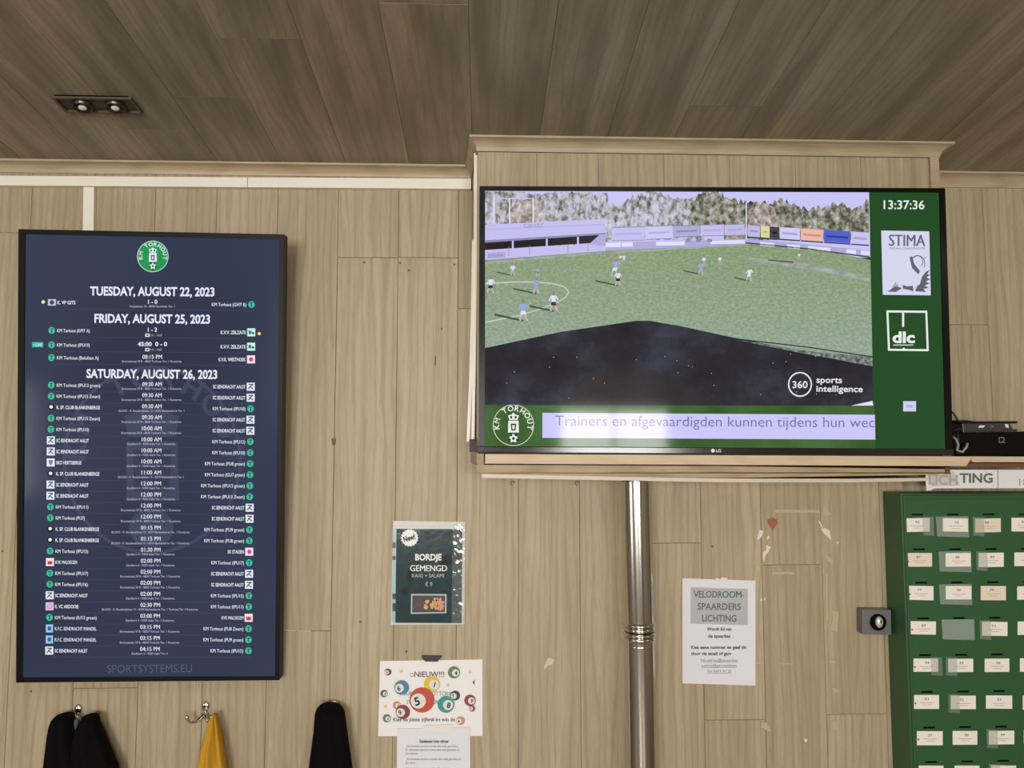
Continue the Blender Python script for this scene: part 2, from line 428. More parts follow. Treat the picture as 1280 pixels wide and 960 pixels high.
MB().box(step[-1]+.001, BXR, -BOXD-.006, -BOXD+.012, ZB0, ZT-.03).build('corner_trim', TRIMX, box)
hb = P(640, 167, BOXD+.04).z - P(640, 187, BOXD).z
cornice('crown_moulding', [(BXLB, -.004, -.62, 0), (BXL, -BOXD, -.62, -1), (BXR, -BOXD, .8, -1), (BXR, -.004, .8, 0)], 0.036, hb, TRIMX, box)
# white cable trunking on the left cheek
tr = MB(); 
def strip(m, pts, wd, D0, D1):
    for (x0, y0), (x1, y1) in zip(pts, pts[1:]):
        m.slab([(x0-wd/2, y0), (x0+wd/2, y0), (x1+wd/2, y1), (x1-wd/2, y1)], D0, D1)
m = MB(); strip(m, [(594.6, 191), (594, 330), (592.8, 450), (591, 552)], 4.0, .11, .15)
tag(m.build('cable_trunking', WHITE_PL), 'narrow white cable trunking running down beside the left edge of the big television', 'trunking')
m = MB(); strip(m, [(592.0, 300), (590.5, 400), (588.2, 480), (585.2, 552)], 4.0, .085, .105)
tag(m.build('trunking_cover', WHITE_PL), 'loose white trunking cover peeling outward at the left cheek of the bulkhead', 'trunking')

# trunking on the wall
yl = lambda x: 219.3+x*0.0075
m = MB(); m.slab([(-60, yl(-60)), (309, yl(309)), (309, yl(309)+12.3), (-60, yl(-60)+12.3)], -.0, .02)
tag(m.build('cable_trunking', WHITE_PL, bevel=.001), 'long white cable trunking along the wall under the cornice, left length', 'trunking')
m = MB(); m.slab([(309.6, yl(309)), (589, yl(589)-.8), (589, yl(589)+12.3), (309.6, yl(309)+12.3)], -.0, .02)
tag(m.build('cable_trunking', WHITE_PL, bevel=.001), 'white cable trunking under the cornice, right length ending at the bulkhead', 'trunking')
m = MB(); m.slab([(104, 233.5), (117.5, 233.6), (116.5, 330), (102.5, 330)], -.0, .016)
tag(m.build('cable_trunking', WHITE_PL, bevel=.001), 'short white vertical cable trunking dropping behind the portrait screen', 'trunking')

# ------------------------------------------------------------------ ceiling spotlight
cp = [Pc(66, 117.5), Pc(171.5, 124.5), Pc(175.5, 139.5), Pc(77, 134)]
lc = sum(cp, Vector())/4
sp = empty('ceiling_spotlight', lc, 'twin recessed spotlight in a grey frame on the dark wooden ceiling', 'ceiling light')
SPM = mat('spotlight_frame', (92, 82, 66), 0.45, 0.3); DARKM = mat('dark_recess', (30, 27, 23), 0.5)
xa, xb = (cp[0].x+cp[3].x)/2, (cp[1].x+cp[2].x)/2; ya, yb = (cp[2].y+cp[3].y)/2, (cp[0].y+cp[1].y)/2
def pl(x, y, o): return Vector((x, y, zceil(y)-o))
def cbox(m, x0, x1, y0, y1, o0, o1): m.prism([pl(x0, y0, o1), pl(x1, y0, o1), pl(x1, y1, o1), pl(x0, y1, o1)], [pl(x0, y0, o0), pl(x1, y0, o0), pl(x1, y1, o0), pl(x0, y1, o0)])
m = MB(); t = .006
cbox(m, xa, xb, ya, ya+t, -.004, .008); cbox(m, xa, xb, yb-t, yb, -.004, .008); cbox(m, xa, xa+t, ya, yb, -.004, .008); cbox(m, xb-t, xb, ya, yb, -.004, .008)
m.build('frame', SPM, sp)
m = MB(); cbox(m, xa+t, xb-t, ya+t, yb-t, -.003, .003); m.build('housing', mat('spotlight_housing', (62, 55, 45), .5), sp)
for u in (.3, .72):
    c = pl(xa+(xb-xa)*u, (ya+yb)/2, .004); R_ = min((yb-ya)*.42, .055)
    m = MB()
    prof = [(1.0, 0), (1.0, .010), (.9, .012), (.8, .006), (.55, .001)]
    n = 24
    for (r, o) in prof:
        for k in range(n):
            a = 2*math.pi*k/n; m.v.append(Vector((c.x+R_*r*math.cos(a), c.y+R_*r*math.sin(a), zceil(c.y+R_*r*math.sin(a))-.003-o)))
    for i in range(len(prof)-1):
        for k in range(n): m.f.append((i*n+k, i*n+(k+1) % n, (i+1)*n+(k+1) % n, (i+1)*n+k)); m.m.append(0)
    r_ = m.build('reflector_ring', mat('spot_ring_metal', (84, 78, 68), .3, .8), sp, smooth=True)
    MB().ball((c.x, c.y, c.z-.008), R_*.42, sc=(1, 1, .6)).build('bulb', mat('bulb_glass', (200, 196, 186), .08, emit=(255, 240, 215), estr=0.08), r_, smooth=True)

# ------------------------------------------------------------------ television
TVD = 0.22
tvp = flatplane(TVD)
tv = empty('television', P(895, 566, .2), 'large wide black television showing a football pitch above the wooden shelf', 'television')
m = MB(); m.slab([(604, 238), (1176, 240), (1187, 563), (602, 560)], .172, .205); m.build('back_cover', BLACKP, tv)
BEZ = mat('television_bezel', (13, 12, 12), .22, spec=.3)
def ring_frame(outer, inner, D0, D1, mats, name, parent, lip=0):
    for i in range(4):
        j = (i+1) % 4; mb = MB(); mb.slab([outer[i], outer[j], inner[j], inner[i]], D0, D1)
        yield mb
allm = MB()
for mb in ring_frame([(599.5, 232.5), (1181.5, 235.2), (1191.5, 563), (598, 560)], [(606.3, 238.2), (1174.5, 240.3), (1182.5, 561), (606, 558)], .205, TVD+.004, None, 'bezel', tv):
    allm.add(mb.v, mb.f)
allm.build('bezel', BEZ, tv)
m = MB(); m.slab([(597.5, 557.6), (1184, 561), (1193, 561.2), (1193, 569.2), (597.5, 566)], .18, TVD+.012); lb = m.build('lower_bar', mat('television_bar', (40, 36, 35), .14), tv, bevel=.002)
lb['label'] = 'glossy dark bar under the picture'
fl = Flat(flatplane(TVD+.0125)); LGw = mat('logo_white', (225, 225, 225), .4)
fl.disc(891.2, 563.3, 2.4, 2.4, LGw); fl.text('LG', 895.2, 565.3, 3.8, LGw, 6, 'l', .02, 1); fl.build('maker_logo', lb)
m = MB(); m.slab([(586.5, 549), (593, 549), (593.5, 558), (597.5, 558), (597.5, 565), (587, 565)], .15, .21); m.build('hinge_bracket', BLACKP, tv)
# picture -----------------------------------------------
GREEN = em((36, 76, 38)); GREENB = noisemat('screen_green_bar', [(.35, (50, 84, 40)), (.65, (74, 108, 60))], 6)
f = Flat(tvp)
f.poly([(606, 238), (1174.8, 240.2), (1183, 561.2), (606, 558)], GREEN, 0)
scr = f.build('screen', tv); scr['label'] = 'lit screen with dark green border'
SKY = em((200, 198, 244)); GRASS = noisemat('screen_grass', [(.25, (108, 130, 98)), (.5, (138, 158, 126)), (.76, (168, 186, 160))], 95, (1, 1, 1.5), 6, rg=.72)
def grade(m, px0, px1, a, b):
    nt = m.node_tree; b_ = nt.nodes['Principled BSDF']; src = b_.inputs['Emission Color'].links[0].from_socket
    tc = nt.nodes.new('ShaderNodeTexCoord'); sx = nt.nodes.new('ShaderNodeSeparateXYZ'); nt.links.new(tc.outputs['Object'], sx.inputs[0])
    mp = nt.nodes.new('ShaderNodeMapRange'); mp.inputs[1].default_value = px0; mp.inputs[2].default_value = px1; nt.links.new(sx.outputs['Z'], mp.inputs[0])
    mc = nt.nodes.new('ShaderNodeMix'); mc.data_type = 'RGBA'; mc.inputs[6].default_value = a; mc.inputs[7].default_value = b; nt.links.new(mp.outputs[0], mc.inputs[0])
    mm = nt.nodes.new('ShaderNodeMix'); mm.data_type = 'RGBA'; mm.blend_type = 'MULTIPLY'; mm.inputs[0].default_value = 1; nt.links.new(src, mm.inputs[6]); nt.links.new(mc.outputs[2], mm.inputs[7]); nt.links.new(mm.outputs[2], b_.inputs['Emission Color'])
TB = wpos(tv).z
grade(GRASS, P(900, 460, TVD).z-TB, P(900, 320, TVD).z-TB, (1.2, 1.15, 1.5, 1), (1.0, .98, .9, 1))
TREE = noisemat('screen_trees', [(.33, (66, 66, 60)), (.43, (134, 134, 126)), (.52, (186, 184, 196)), (.64, (212, 208, 240))], 62, (1.25, 1, .8), 7, rg=.72)
TREED = noisemat('screen_trees_dark', [(.34, (44, 48, 42)), (.46, (104, 106, 90)), (.57, (168, 164, 152)), (.7, (208, 202, 222))], 60, (1.1, 1, .9), 7, rg=.7)
TREEO = noisemat('screen_trees_autumn', [(.34, (88, 80, 70)), (.46, (156, 142, 132)), (.57, (194, 184, 182)), (.68, (218, 212, 236))], 62, (1.1, 1, .9), 7, rg=.72)
LAV = em((196, 190, 238)); LAV2 = em((176, 170, 216)); LAVD = em((140, 136, 176)); BLK = em((34, 30, 32)); WHT = em((226, 224, 250)); 
SHADE = noisemat('screen_shadow', [(.3, (36, 34, 38)), (.5, (48, 46, 54)), (.7, (70, 72, 88))], 5, (1, 1, 1.3), 6, rg=.62)
SHADE2 = noisemat('screen_shadow_brown', [(.3, (42, 39, 40)), (.5, (52, 48, 50)), (.7, (66, 62, 64))], 5, (1, 1, 1.3), 6, rg=.6)
def xr(y): return 1086.3+(y-240)*0.0205     # right edge of the picture
f = Flat(tvp)
f.poly([(606.3, 238.4), (xr(240), 240), (xr(322), 322), (606.3, 322)], SKY, 1)
def treetop(x0, x1, base, tops, m, layer, rag=3):
    rnd = random.Random(x0); pts = [(x1, base), (x0, base)]
    n = int((x1-x0)/3)
    for i in range(n+1):
        x = x0+(x1-x0)*i/n; u = i/n*(len(tops)-1); a = int(min(u, len(tops)-2)); y = tops[a]+(tops[a+1]-tops[a])*(u-a)
        pts.append((x, max(239, y+rnd.uniform(-rag, rag))))
    f.poly(pts, m, layer)
treetop(606.3, 760, 310, [239, 239, 240, 243, 239, 240, 240, 241], TREE, 2, 1.5)
treetop(628, 690, 300, [282, 256, 250, 250, 256, 284], TREEO, 3)
treetop(750, 800, 300, [244, 254, 258, 248, 241], TREE, 2)
treetop(790, 880, 300, [243, 240, 242, 248, 245, 240], TREE, 2)
treetop(864, 912, 292, [262, 242, 239, 240, 241, 256], TREED, 3)
treetop(905, 1086, 300, [246, 252, 250, 254, 250, 256, 262, 256, 254, 262, 250], TREED, 2, 4)
treetop(935, 975, 286, [278, 258, 254, 256, 280], TREEO, 3)
# goal-net poles and flood-light masts
for x, y0, y1 in ((617.5, 246, 280), (637, 248, 280), (666.5, 248, 280)): f.rect(x-.8, y0, x+.8, y1, WHT, 4)
f.rect(617, 247.5, 668, 249, LAV, 4); f.rect(932.3, 252, 933.6, 300, WHT, 6)
# grass
f.poly([(606.3, 324), (750, 312), (934, 303), (1010, 309), (xr(326), 325), (xr(480), 480), (606.3, 440)], GRASS, 4)
# stand on the left
f.poly([(606.3, 281), (756, 273.5), (757, 302), (757, 293), (606.3, 303)], LAV, 5)
f.poly([(606.3, 281), (756, 273.5), (757, 293.5), (606.3, 303)], LAV, 5)
f.poly([(606.3, 300.5), (757, 291), (757, 293.5), (606.3, 303.5)], LAVD, 6)
f.poly([(606.3, 286.5), (756, 280), (756, 281), (606.3, 287.3)], LAV2, 6)
f.poly([(606.3, 303.5), (750, 293.5), (737, 304.5), (606.3, 312.5)], BLK, 6)
for x, y in ((641, 301), (683.5, 298.5), (722.5, 296)): f.rect(x-1.2, y, x+1.2, y+10, LAV, 7)
f.poly([(737, 304.5), (750, 293), (757, 293), (757, 308), (737, 305.5)], LAV2, 7)
f.poly([(606.3, 312.5), (737, 304), (757, 308), (757, 313.5), (606.3, 325)], LAV, 7)
for x in (636, 662, 710, 735): f.line([(x, 309-(x-606)*.03), (x, 322-(x-606)*.06)], .8, LAVD, 8)
f.text('TORHOUT', 667, 284.3, 4.6, LAVD, 26, 'c', .0, 8, rot=-.05)
f.poly([(609, 316), (632, 314.5), (631, 322), (609, 323.5)], LAV2, 8); f.text('Melis', 620, 321.2, 4, LAVD, 18, 'c', 0, 9, rot=-.06)
for x in (613, 620, 680, 700, 718): f.disc(x, 309.5-(x-606)*.045, 1.2, 1.8, BLK, 9, 8)
# hoardings along the far touch line
f.poly([(757, 303), (932, 299), (932, 306), (757, 313)], LAV2, 5)
ban = [(765, 806, 284.5, 283.5, 301, 300, LAV), (806.5, 841, 283, 282, 299.5, 298, em((204, 200, 244))), (841.5, 875, 282.5, 281.5, 296.5, 295, LAV2), (875.5, 905, 281.5, 280.5, 295, 294.5, LAV), (905.5, 931, 281, 280, 294.5, 294, em((190, 188, 226)))]
for x0, x1, a, b, c, d, mm in ban:
    f.poly([(x0, a), (x1, b), (x1, d), (x0, c)], mm, 6); f.line([(x0, a), (x1, b)], .8, LAVD, 7); f.line([(x0, c), (x1, d)], .9, LAVD, 7)
    f.line([(x0+4, (a+c)/2), (x1-4, (b+d)/2)], 2.2, LAVD if mm is LAV2 else LAV2, 7)
for x0, x1 in ((757, 776), (777, 791), (820, 856), (888, 931)): f.rect(x0, 303.5-(x0-757)*.02, x1, 309-(x0-757)*.03, WHT, 7, -.02)
for x in (860, 873, 887): f.rect(x-3, 298.5, x+3, 302.5, LAVD, 8)
rb = [(935, 950, (190, 186, 230)), (951, 962, (222, 214, 160)), (962, 974, (70, 66, 74)), (975, 1000, (206, 204, 246)), (1001, 1029, (236, 184, 170)), (1030, 1063, (84, 98, 204)), (1064, 1086.5, (198, 198, 240))]
for x0, x1, c in rb:
    s_ = lambda x: (x-935)*.068
    f.poly([(x0, 281.5+s_(x0)*.9), (x1, 281.5+s_(x1)*.9), (x1, 295.5+s_(x1)), (x0, 295.5+s_(x0))], em(c), 7)
    f.line([(x0+3, 288.5+s_(x0)), (x1-3, 288.5+s_(x1))], 2.6, em(tuple(max(0, v-36) for v in c)), 8)
    f.line([(x0, 296.5+s_(x0)), (x1, 296.5+s_(x1))], 1.6, em((60, 60, 70)), 7)
f.poly([(932, 298), (1087.5, 313), (1087.5, 321), (932, 302.5)], LAV2, 6)
for x0, x1 in ((950, 968), (984, 1000), (1010, 1038), (1058, 1070), (1076, 1087)): f.poly([(x0, 301+(x0-935)*.085), (x1, 301+(x1-935)*.085), (x1, 305.5+(x1-935)*.09), (x0, 305.5+(x0-935)*.09)], WHT, 8)
f.line([(932, 303.5), (1010, 311), (1087.5, 321.5)], 1.6, em((62, 64, 66)), 8)
# worn strips on the pitch and pitch lines
WORN = noisemat('screen_worn_turf', [(.3, (132, 146, 132)), (.7, (176, 182, 180))], 60, (.6, 1, 2))
f.poly([(936, 322), (1000, 328), (1050, 337), (1087.8, 348), (1087.8, 352), (1040, 342), (980, 332), (936, 326)], WORN, 6)
f.poly([(960, 324.5), (992, 327), (992, 328.6), (960, 326)], em((72, 92, 60)), 7)
f.poly([(606.3, 327), (750, 315), (934, 305), (934, 307), (750, 317.5), (606.3, 330)], WORN, 6)
arc = [(606.3, 354.5), (640, 352.5), (672, 352.5), (694, 355), (706, 359), (711, 365), (707, 371.5), (697, 378), (675, 386.5), (650, 394), (606.3, 403)]
f.line(arc, 1.5, em((196, 206, 196)), 7)
# shadow of the camera mast
f.poly([(606.3, 435), (700, 415), (795, 401), (812, 401), (850, 407.5), (910, 420.5), (xr(456), 456.5), (xr(507), 506.5), (606.3, 506)], SHADE, 8)
f.poly([(700, 506), (730, 470), (790, 455), (840, 470), (900, 506)], SHADE2, 9)
f.poly([(922, 425), (960, 431), (1020, 440), (xr(446), 446), (xr(455), 458), (1060, 452), (1000, 441)], noisemat('screen_mesh_turf', [(.35, (70, 76, 74)), (.65, (150, 158, 154))], 90), 9)
f.line([(915, 423), (1010, 434), (xr(446), 446)], 1.5, em((56, 56, 58)), 10)
f.poly([(1064, 507), (xr(500)-1, 501), (xr(507), 507)], WHT, 10)
rnd = random.Random(4)
for _ in range(26): f.disc(rnd.uniform(612, 1075), rnd.uniform(440, 502), .6, .6, em((190, 190, 200)), 10, 6)
# players, each a small figure on the picture
def player(x, y, h, shirt, shorts, lean=0.0, shadow=0):
    s = h/12.0; L = 10; sh, so, sk = em(shirt), em(shorts), em((206, 180, 190))
    f.disc(x+lean*h, y-h+.9*s, .95*s, 1.2*s, em((150, 130, 134)), L, 8)
    f.poly([(x-1.5*s+lean*h*.8, y-h*.82), (x+1.5*s+lean*h*.8, y-h*.82), (x+1.2*s+lean*h*.3, y-h*.46), (x-1.2*s+lean*h*.3, y-h*.46)], sh, L)
    f.line([(x-1.4*s+lean*h*.8, y-h*.79), (x-2.7*s+lean*h*.4, y-h*.55)], .8*s, sh, L); f.line([(x+1.4*s+lean*h*.8, y-h*.79), (x+2.8*s+lean*h*.4, y-h*.6)], .8*s, sh, L)
    f.poly([(x-1.4*s+lean*h*.3, y-h*.48), (x+1.4*s+lean*h*.3, y-h*.48), (x+1.6*s, y-h*.3), (x-1.6*s, y-h*.3)], so, L+1)
    f.line([(x-1*s, y-h*.32), (x-1.9*s, y-h*.12), (x-1.5*s, y)], .95*s, sk, L); f.line([(x+1*s, y-h*.32), (x+1.5*s, y-h*.14), (x+2.5*s, y)], .95*s, sk, L)
    if shadow: f.line([(x, y), (x-shadow, y-shadow*.22)], 1.1*s, em((66, 84, 60)), 9)
W_, D_, B_ = (224, 222, 248), (44, 44, 54), (150, 170, 216)
for a in ((613, 366.5, 21, W_, D_, .05), (641, 344.5, 15, W_, (180, 180, 210), 0, 20), (672.5, 345, 11, B_, (110, 120, 150), 0, 0), (670, 367, 20, B_, B_, .05, 28),
          (654, 401, 26, B_, W_, 0, 36), (692, 389, 24, W_, (60, 60, 66), 0, 30), (775, 327, 9, W_, (190, 120, 130), .1), (780, 327, 9, W_, W_, 0),
          (768, 345, 22, B_, W_, .18), (772.5, 357, 19, W_, D_, 0, 28), (876, 343, 16, B_, B_, .04, 22), (880, 332, 12, W_, B_, 0), (900, 331, 11, W_, B_, 0), (936, 351, 17, W_, W_, .12, 18), (999, 324, 8, W_, B_, 0)):
    player(*a)
# sports intelligence mark
WT = em((236, 236, 240))
f.ring(1000, 480.5, 15, 1.6, WT, 11, ry=15.6); f.text('360', 1000, 485, 8.4, WT, 19, 'c', .015, 11)
f.text('sports', 1020.5, 478.5, 7.6, WT, 32, 'l', .015, 11, rot=.01); f.text('intelligence', 1020.5, 489.5, 7.6, WT, 58, 'l', .015, 11, rot=.01)
f.build('football_picture', scr)
# green ticker bar
f = Flat(tvp)
f.poly([(606.3, 506.2), (1093, 507.5), (1094, 560.5), (606, 558)], GREENB, 1)
TICK = em((204, 200, 250)); TT = em((112, 112, 158))
f.poly([(678, 516), (1093.6, 518.5), (1094.2, 549.5), (678, 547.3)], TICK, 2)
f.text('Trainers en afgevaardigden kunnen tijdens hun wec', 694, 532.0, 12.6, TT, 399, 'l', -.004, 3, rot=.0055)
f.build('ticker_bar', scr)
f = Flat(tvp); WB = em((232, 238, 232)); DKG = em((38, 66, 34))
f.ring(641.8, 531.5, 25.8, 1.0, em((200, 220, 170)), 3, ry=26)
def badge(f, cx, cy, r, m, L):
    f.arc_text('KM TORHOUT', cx, cy, r*.70, -96, 98, r*.25, m, .02, L)
    f.poly([(cx-.25*r, cy-.22*r), (cx+.25*r, cy-.22*r), (cx+.27*r, cy+.36*r), (cx-.27*r, cy+.36*r)], m, L)
    f.poly([(cx-.14*r, cy-.08*r), (cx+.14*r, cy-.08*r), (cx+.1*r, cy+.26*r), (cx-.1*r, cy+.26*r)], DKG, L+1)
    f.poly([(cx-.07*r, cy), (cx+.07*r, cy), (cx+.04*r, cy+.2*r), (cx-.04*r, cy+.2*r)], m, L+2)
    f.poly([(cx-.2*r, cy-.26*r), (cx-.27*r, cy-.48*r), (cx-.1*r, cy-.52*r), (cx, cy-.62*r), (cx+.1*r, cy-.52*r), (cx+.27*r, cy-.48*r), (cx+.2*r, cy-.26*r)], m, L)
    f.disc(cx-.11*r, cy-.39*r, .06*r, .07*r, DKG, L+1, 8); f.disc(cx+.11*r, cy-.39*r, .06*r, .07*r, DKG, L+1, 8)
    f.disc(cx, cy+.65*r, .2*r, .22*r, m, L, 16)
    for k in range(5):
        a = math.radians(90+72*k); f.disc(cx+.2*r*math.cos(a), cy+.65*r+.22*r*math.sin(a), .07*r, .075*r, DKG, L+1, 8)
    f.disc(cx, cy+.65*r, .07*r, .075*r, DKG, L+1, 8)
badge(f, 641.8, 531.5, 25.5, WB, 3)
f.build('club_badge', scr)
f = Flat(tvp)
f.text('13:37:36', 1130, 261.3, 10.6, WB, 51, 'c', .012, 2, rot=.006); f.build('clock_digits', scr)
SG = em((96, 100, 112)); SPAP = em((214, 214, 238))
f = Flat(tvp)
f.poly([(1101.5, 288.2), (1161.5, 289.2), (1163.5, 369.2), (1103.5, 368.5)], SPAP, 1)
f.text('STIMA', 1133.8, 307.5, 14, SG, 45, 'c', .05, 2, rot=.01); f.text('METAALCONSTRUCTIE', 1134.2, 311.8, 2.4, SG, 45, 'c', 0, 2)
# bird-like mark
f.ring(1147, 330, 9.5, 1.0, SG, 2, 16, ry=11, a0=-2.6, a1=.4)
f.poly([(1137, 322), (1140, 320), (1143, 330), (1150, 339), (1148, 343), (1140, 335)], SG, 2)
f.line([(1139, 324), (1147, 319), (1152, 322), (1154, 329), (1151, 333)], .8, SG, 2); f.line([(1154, 324), (1158, 321)], .8, SG, 2)
f.poly([(1162, 337), (1157, 340), (1152, 347), (1150, 355), (1146, 358), (1144, 364), (1158, 365), (1154, 361), (1161, 360), (1156, 357), (1162, 354), (1157, 352), (1163, 349), (1158, 347), (1163, 343), (1159, 343)], SG, 2)
f.poly([(1128, 356), (1134, 358), (1141, 357), (1142, 364), (1134, 362), (1129, 361)], SG, 2)
for a in (-.9, -.5, -.2, .2, .55): f.line([(1113, 364), (1113+8*math.cos(a)+2, 361+6*math.sin(a)-3)], .9, SG, 2)
f.poly([(1109, 364.5), (1120, 358), (1128, 360), (1120, 365)], SG, 2)
f.build('sponsor_card', scr)
f = Flat(tvp)
o_ = [(1108, 388), (1159, 388.4), (1161, 439), (1110, 438.4)]; i_ = [(1110.6, 390.6), (1156.8, 391), (1158.4, 436.4), (1112.4, 436)]
for i in range(4): j = (i+1) % 4; f.poly([o_[i], o_[j], i_[j], i_[i]], WB, 2)
f.rect(1127.6, 391, 1130.2, 408.5, WB, 2); f.text('dlc', 1129.6, 428.2, 13.2, WB, 28, 'c', .035, 2); f.rect(1116.5, 430.4, 1141.5, 432.2, em((170, 190, 170)), 2); f.disc(1129.8, 436, 1.6, 1.6, WB, 3, 8)
f.build('sponsor_logo', scr)
f = Flat(tvp); f.rect(1129, 501.5, 1145, 514.2, em((206, 208, 244)), 2); f.rect(1133, 506, 1141, 509.5, em((170, 176, 222)), 3); f.build('small_tile', scr)

# ------------------------------------------------------------------ portrait display
DT, DB = 0.135, 0.045
dpl = Plane((23, 286, DT), (355, 292.6, DT), (20, 853, DB))
disp = empty('information_display', dpl.at(185, 852, -.03), 'tall portrait black framed screen listing match times by date on the left wall', 'screen')
def tslab(m, pts, e0, e1, pln=dpl, mi=0):
    fr = [pln.at(x, y, e1) for x, y in pts]; bk = [p-pln.n*(e1-e0) for p in fr]; m.prism(fr, bk, mi)
m = MB(); O = [(23, 286.3), (355, 292.8), (349.2, 850.3), (20, 853.3)]; I = [(31, 292.6), (348.8, 298.8), (343.6, 846), (27.6, 847.4)]
for i in range(4): j = (i+1) % 4; tslab(m, [O[i], O[j], I[j], I[i]], -.035, .004)
m.build('bezel', mat('display_bezel', (10, 9, 9), .45, spec=.2), disp)
m = MB(); tslab(m, [(27, 290), (351, 296), (346, 848), (24, 850)], -.034, -.006); m.build('back_cover', BLACKP, disp)
for x in (140, 235):
    for yy_ in (400, 700):
        a = dpl.at(x, yy_, -.036); MB().box(a.x-.02, a.x+.02, a.y+.006, 0.0, a.z-.02, a.z+.02).build('wall_mount', BLACKP, disp)
BG = noisemat('display_background', [(.3, (46, 52, 72)), (.7, (56, 64, 86))], 1.6, (1, 1, 1), 1, rough=.1)
f = Flat(dpl); f.poly(I, BG, 0); dsc = f.build('screen', disp); dsc['label'] = 'lit slate blue screen'
DW = em((228, 234, 248)); DD = em((160, 166, 188)); WM = em((66, 74, 95)); GB = em((74, 190, 160)); GBD = em((30, 110, 84)); GD = em((40, 150, 86))
f = Flat(dpl)     # watermark crest
f.ring(190, 575, 112, 4, WM, 1, 48, ry=118)
for ch, a in zip('KM TORHOUT', range(-84, 100, 19)):
    if ch != ' ': f.text(ch, 192+86*math.sin(math.radians(a)), 573-90*math.cos(math.radians(a)), 24, WM, None, 'c', .03, 1, rot=math.radians(a))
f.poly([(158, 552), (222, 552), (224, 626), (158, 626)], WM, 1); f.poly([(166, 562), (214, 562), (212, 614), (168, 614)], em((56, 62, 82)), 1.5)
f.poly([(160, 546), (156, 520), (174, 514), (190, 504), (206, 514), (224, 520), (220, 546)], WM, 1); f.disc(189, 660, 28, 24, WM, 1)
f.build('watermark', dsc); f = Flat(dpl); f.text('SPORTSYSTEMS.EU', 187, 840.5, 9.5, em((82, 90, 110)), 106, 'c', .0, 1, rot=-.006)
f.build('footer_text', dsc)
f = Flat(dpl); f.disc(191, 320.5, 19.6, 19.8, GD, 1); f.ring(191, 320.5, 19.6, .8, em((200, 230, 210)), 2); badge(f, 191, 320.5, 18.6, DW, 2); f.build('club_badge', dsc)
for s, y, x0, x1 in (('TUESDAY, AUGUST 22, 2023', 369.2, 112.5, 268), ('FRIDAY, AUGUST 25, 2023', 403.4, 118, 262.5), ('SATURDAY, AUGUST 26, 2023', 472.4, 108, 271.5)):
    f = Flat(dpl); f.text(s, x0, y-.3, 10.4, DW, x1-x0, 'l', .03, 2, rot=.008); f.build('date_heading', dsc)
SC, KM = 'SC EENDRACHT AALST', 'KM Torhout '
A1 = 'Bruggestraat 39 B - 8820 Torhout Ter. 1 Kunstgras'; A2 = 'Zandberg 4 - 9300 Aalst Ter. 1 Kunstgras'; A3 = 'BLOSO - K. Boudewijnlaan 15 - 8370 Blankenberge Ter. 1'
rows = [(378, 'C', 'K. VP GITS', '1 - 0', 'Pottystraat 10 - 8830 Hooglede Ter. 1', KM+'(GVIT B)', 'G'),
    (413, 'G', KM+'(KMT A)', '1 - 2', None, 'K.V.V. ZELZATE', 'T'), (431, 'G', KM+'(IPU19)', '45:00  0 - 0', None, 'K.V.V. ZELZATE', 'T'),
    (447, 'G', KM+'(Beloften A)', '08:15 PM', A1, 'K.V.K. WESTHOEK', 'R')]
sat = [('G', KM+'(IPU13 groen)', '09:30 AM', A1, SC, 'S'), ('G', KM+'(IPU15 Zwart)', '09:30 AM', A1, SC, 'S'), ('B', 'K. SP. CLUB BLANKENBERGE', '09:30 AM', A3, KM+'(IPU10)', 'G'),
    ('G', KM+'(IPU15 Zwart)', '09:30 AM', A1, SC, 'S'), ('G', KM+'(IPU10)', '10:00 AM', A1, SC, 'S'), ('S', SC, '10:00 AM', A2, KM+'(IPU12)', 'G'), ('S', SC, '10:00 AM', A2, KM+'(IPU10)', 'G'),
    ('Y', 'SKO HERTSBERGE', '10:00 AM', A2, KM+'(PU8 groen)', 'G'), ('B', 'K. SP. CLUB BLANKENBERGE', '11:00 AM', A3, KM+'(GU7 groen)', 'G'), ('S', SC, '12:00 PM', A2, KM+'(IPU13 groen)', 'G'),
    ('S', SC, '12:00 PM', A2, KM+'(IPU13 Zwart)', 'G'), ('G', KM+'(IPU11)', '12:00 PM', A1, SC, 'S'), ('G', KM+'(PU7)', '12:00 PM', A1, SC, 'S'), ('B', 'K. SP. CLUB BLANKENBERGE', '01:15 PM', A3+' Kunstgras', KM+'(PU9 groen)', 'G'),
    ('B', 'K. SP. CLUB BLANKENBERGE', '01:15 PM', A3+' Kunstgras', KM+'(PU8 groen)', 'G'), ('G', KM+'(IPU15)', '01:30 PM', A2, 'SK STADEN', 'R'), ('M', 'KVK MALDEGEM', '02:00 PM', A2, KM+'(IPU17)', 'G'),
    ('G', KM+'(IPU17)', '02:00 PM', A1, SC, 'S'), ('G', KM+'(IPU16)', '02:00 PM', A1, SC, 'S'), ('S', SC, '02:00 PM', A2, KM+'(IPU15)', 'G'), ('P', 'K. VC ARDOOIE', '02:30 PM', A3+' Torhout Ter. 1 Kunstgras', KM+'(IPU17)', 'G'),
    ('G', KM+'(IU13 groen)', '03:00 PM', A2, 'KVK MALDEGEM', 'M'), ('U', 'K.F.C. EENDRACHT MANDEL', '03:15 PM', A1, KM+'(PU8 Zwart)', 'G'), ('U', 'K.F.C. EENDRACHT MANDEL', '03:15 PM', A1, KM+'(PU9 groen)', 'G'), ('S', SC, '04:15 PM', 'Zandberg 4 - 9300 Aalst Ter. 4', KM+'(IPU15)', 'G')]
for i, r in enumerate(sat): rows.append((481.3+i*13.83,)+r)
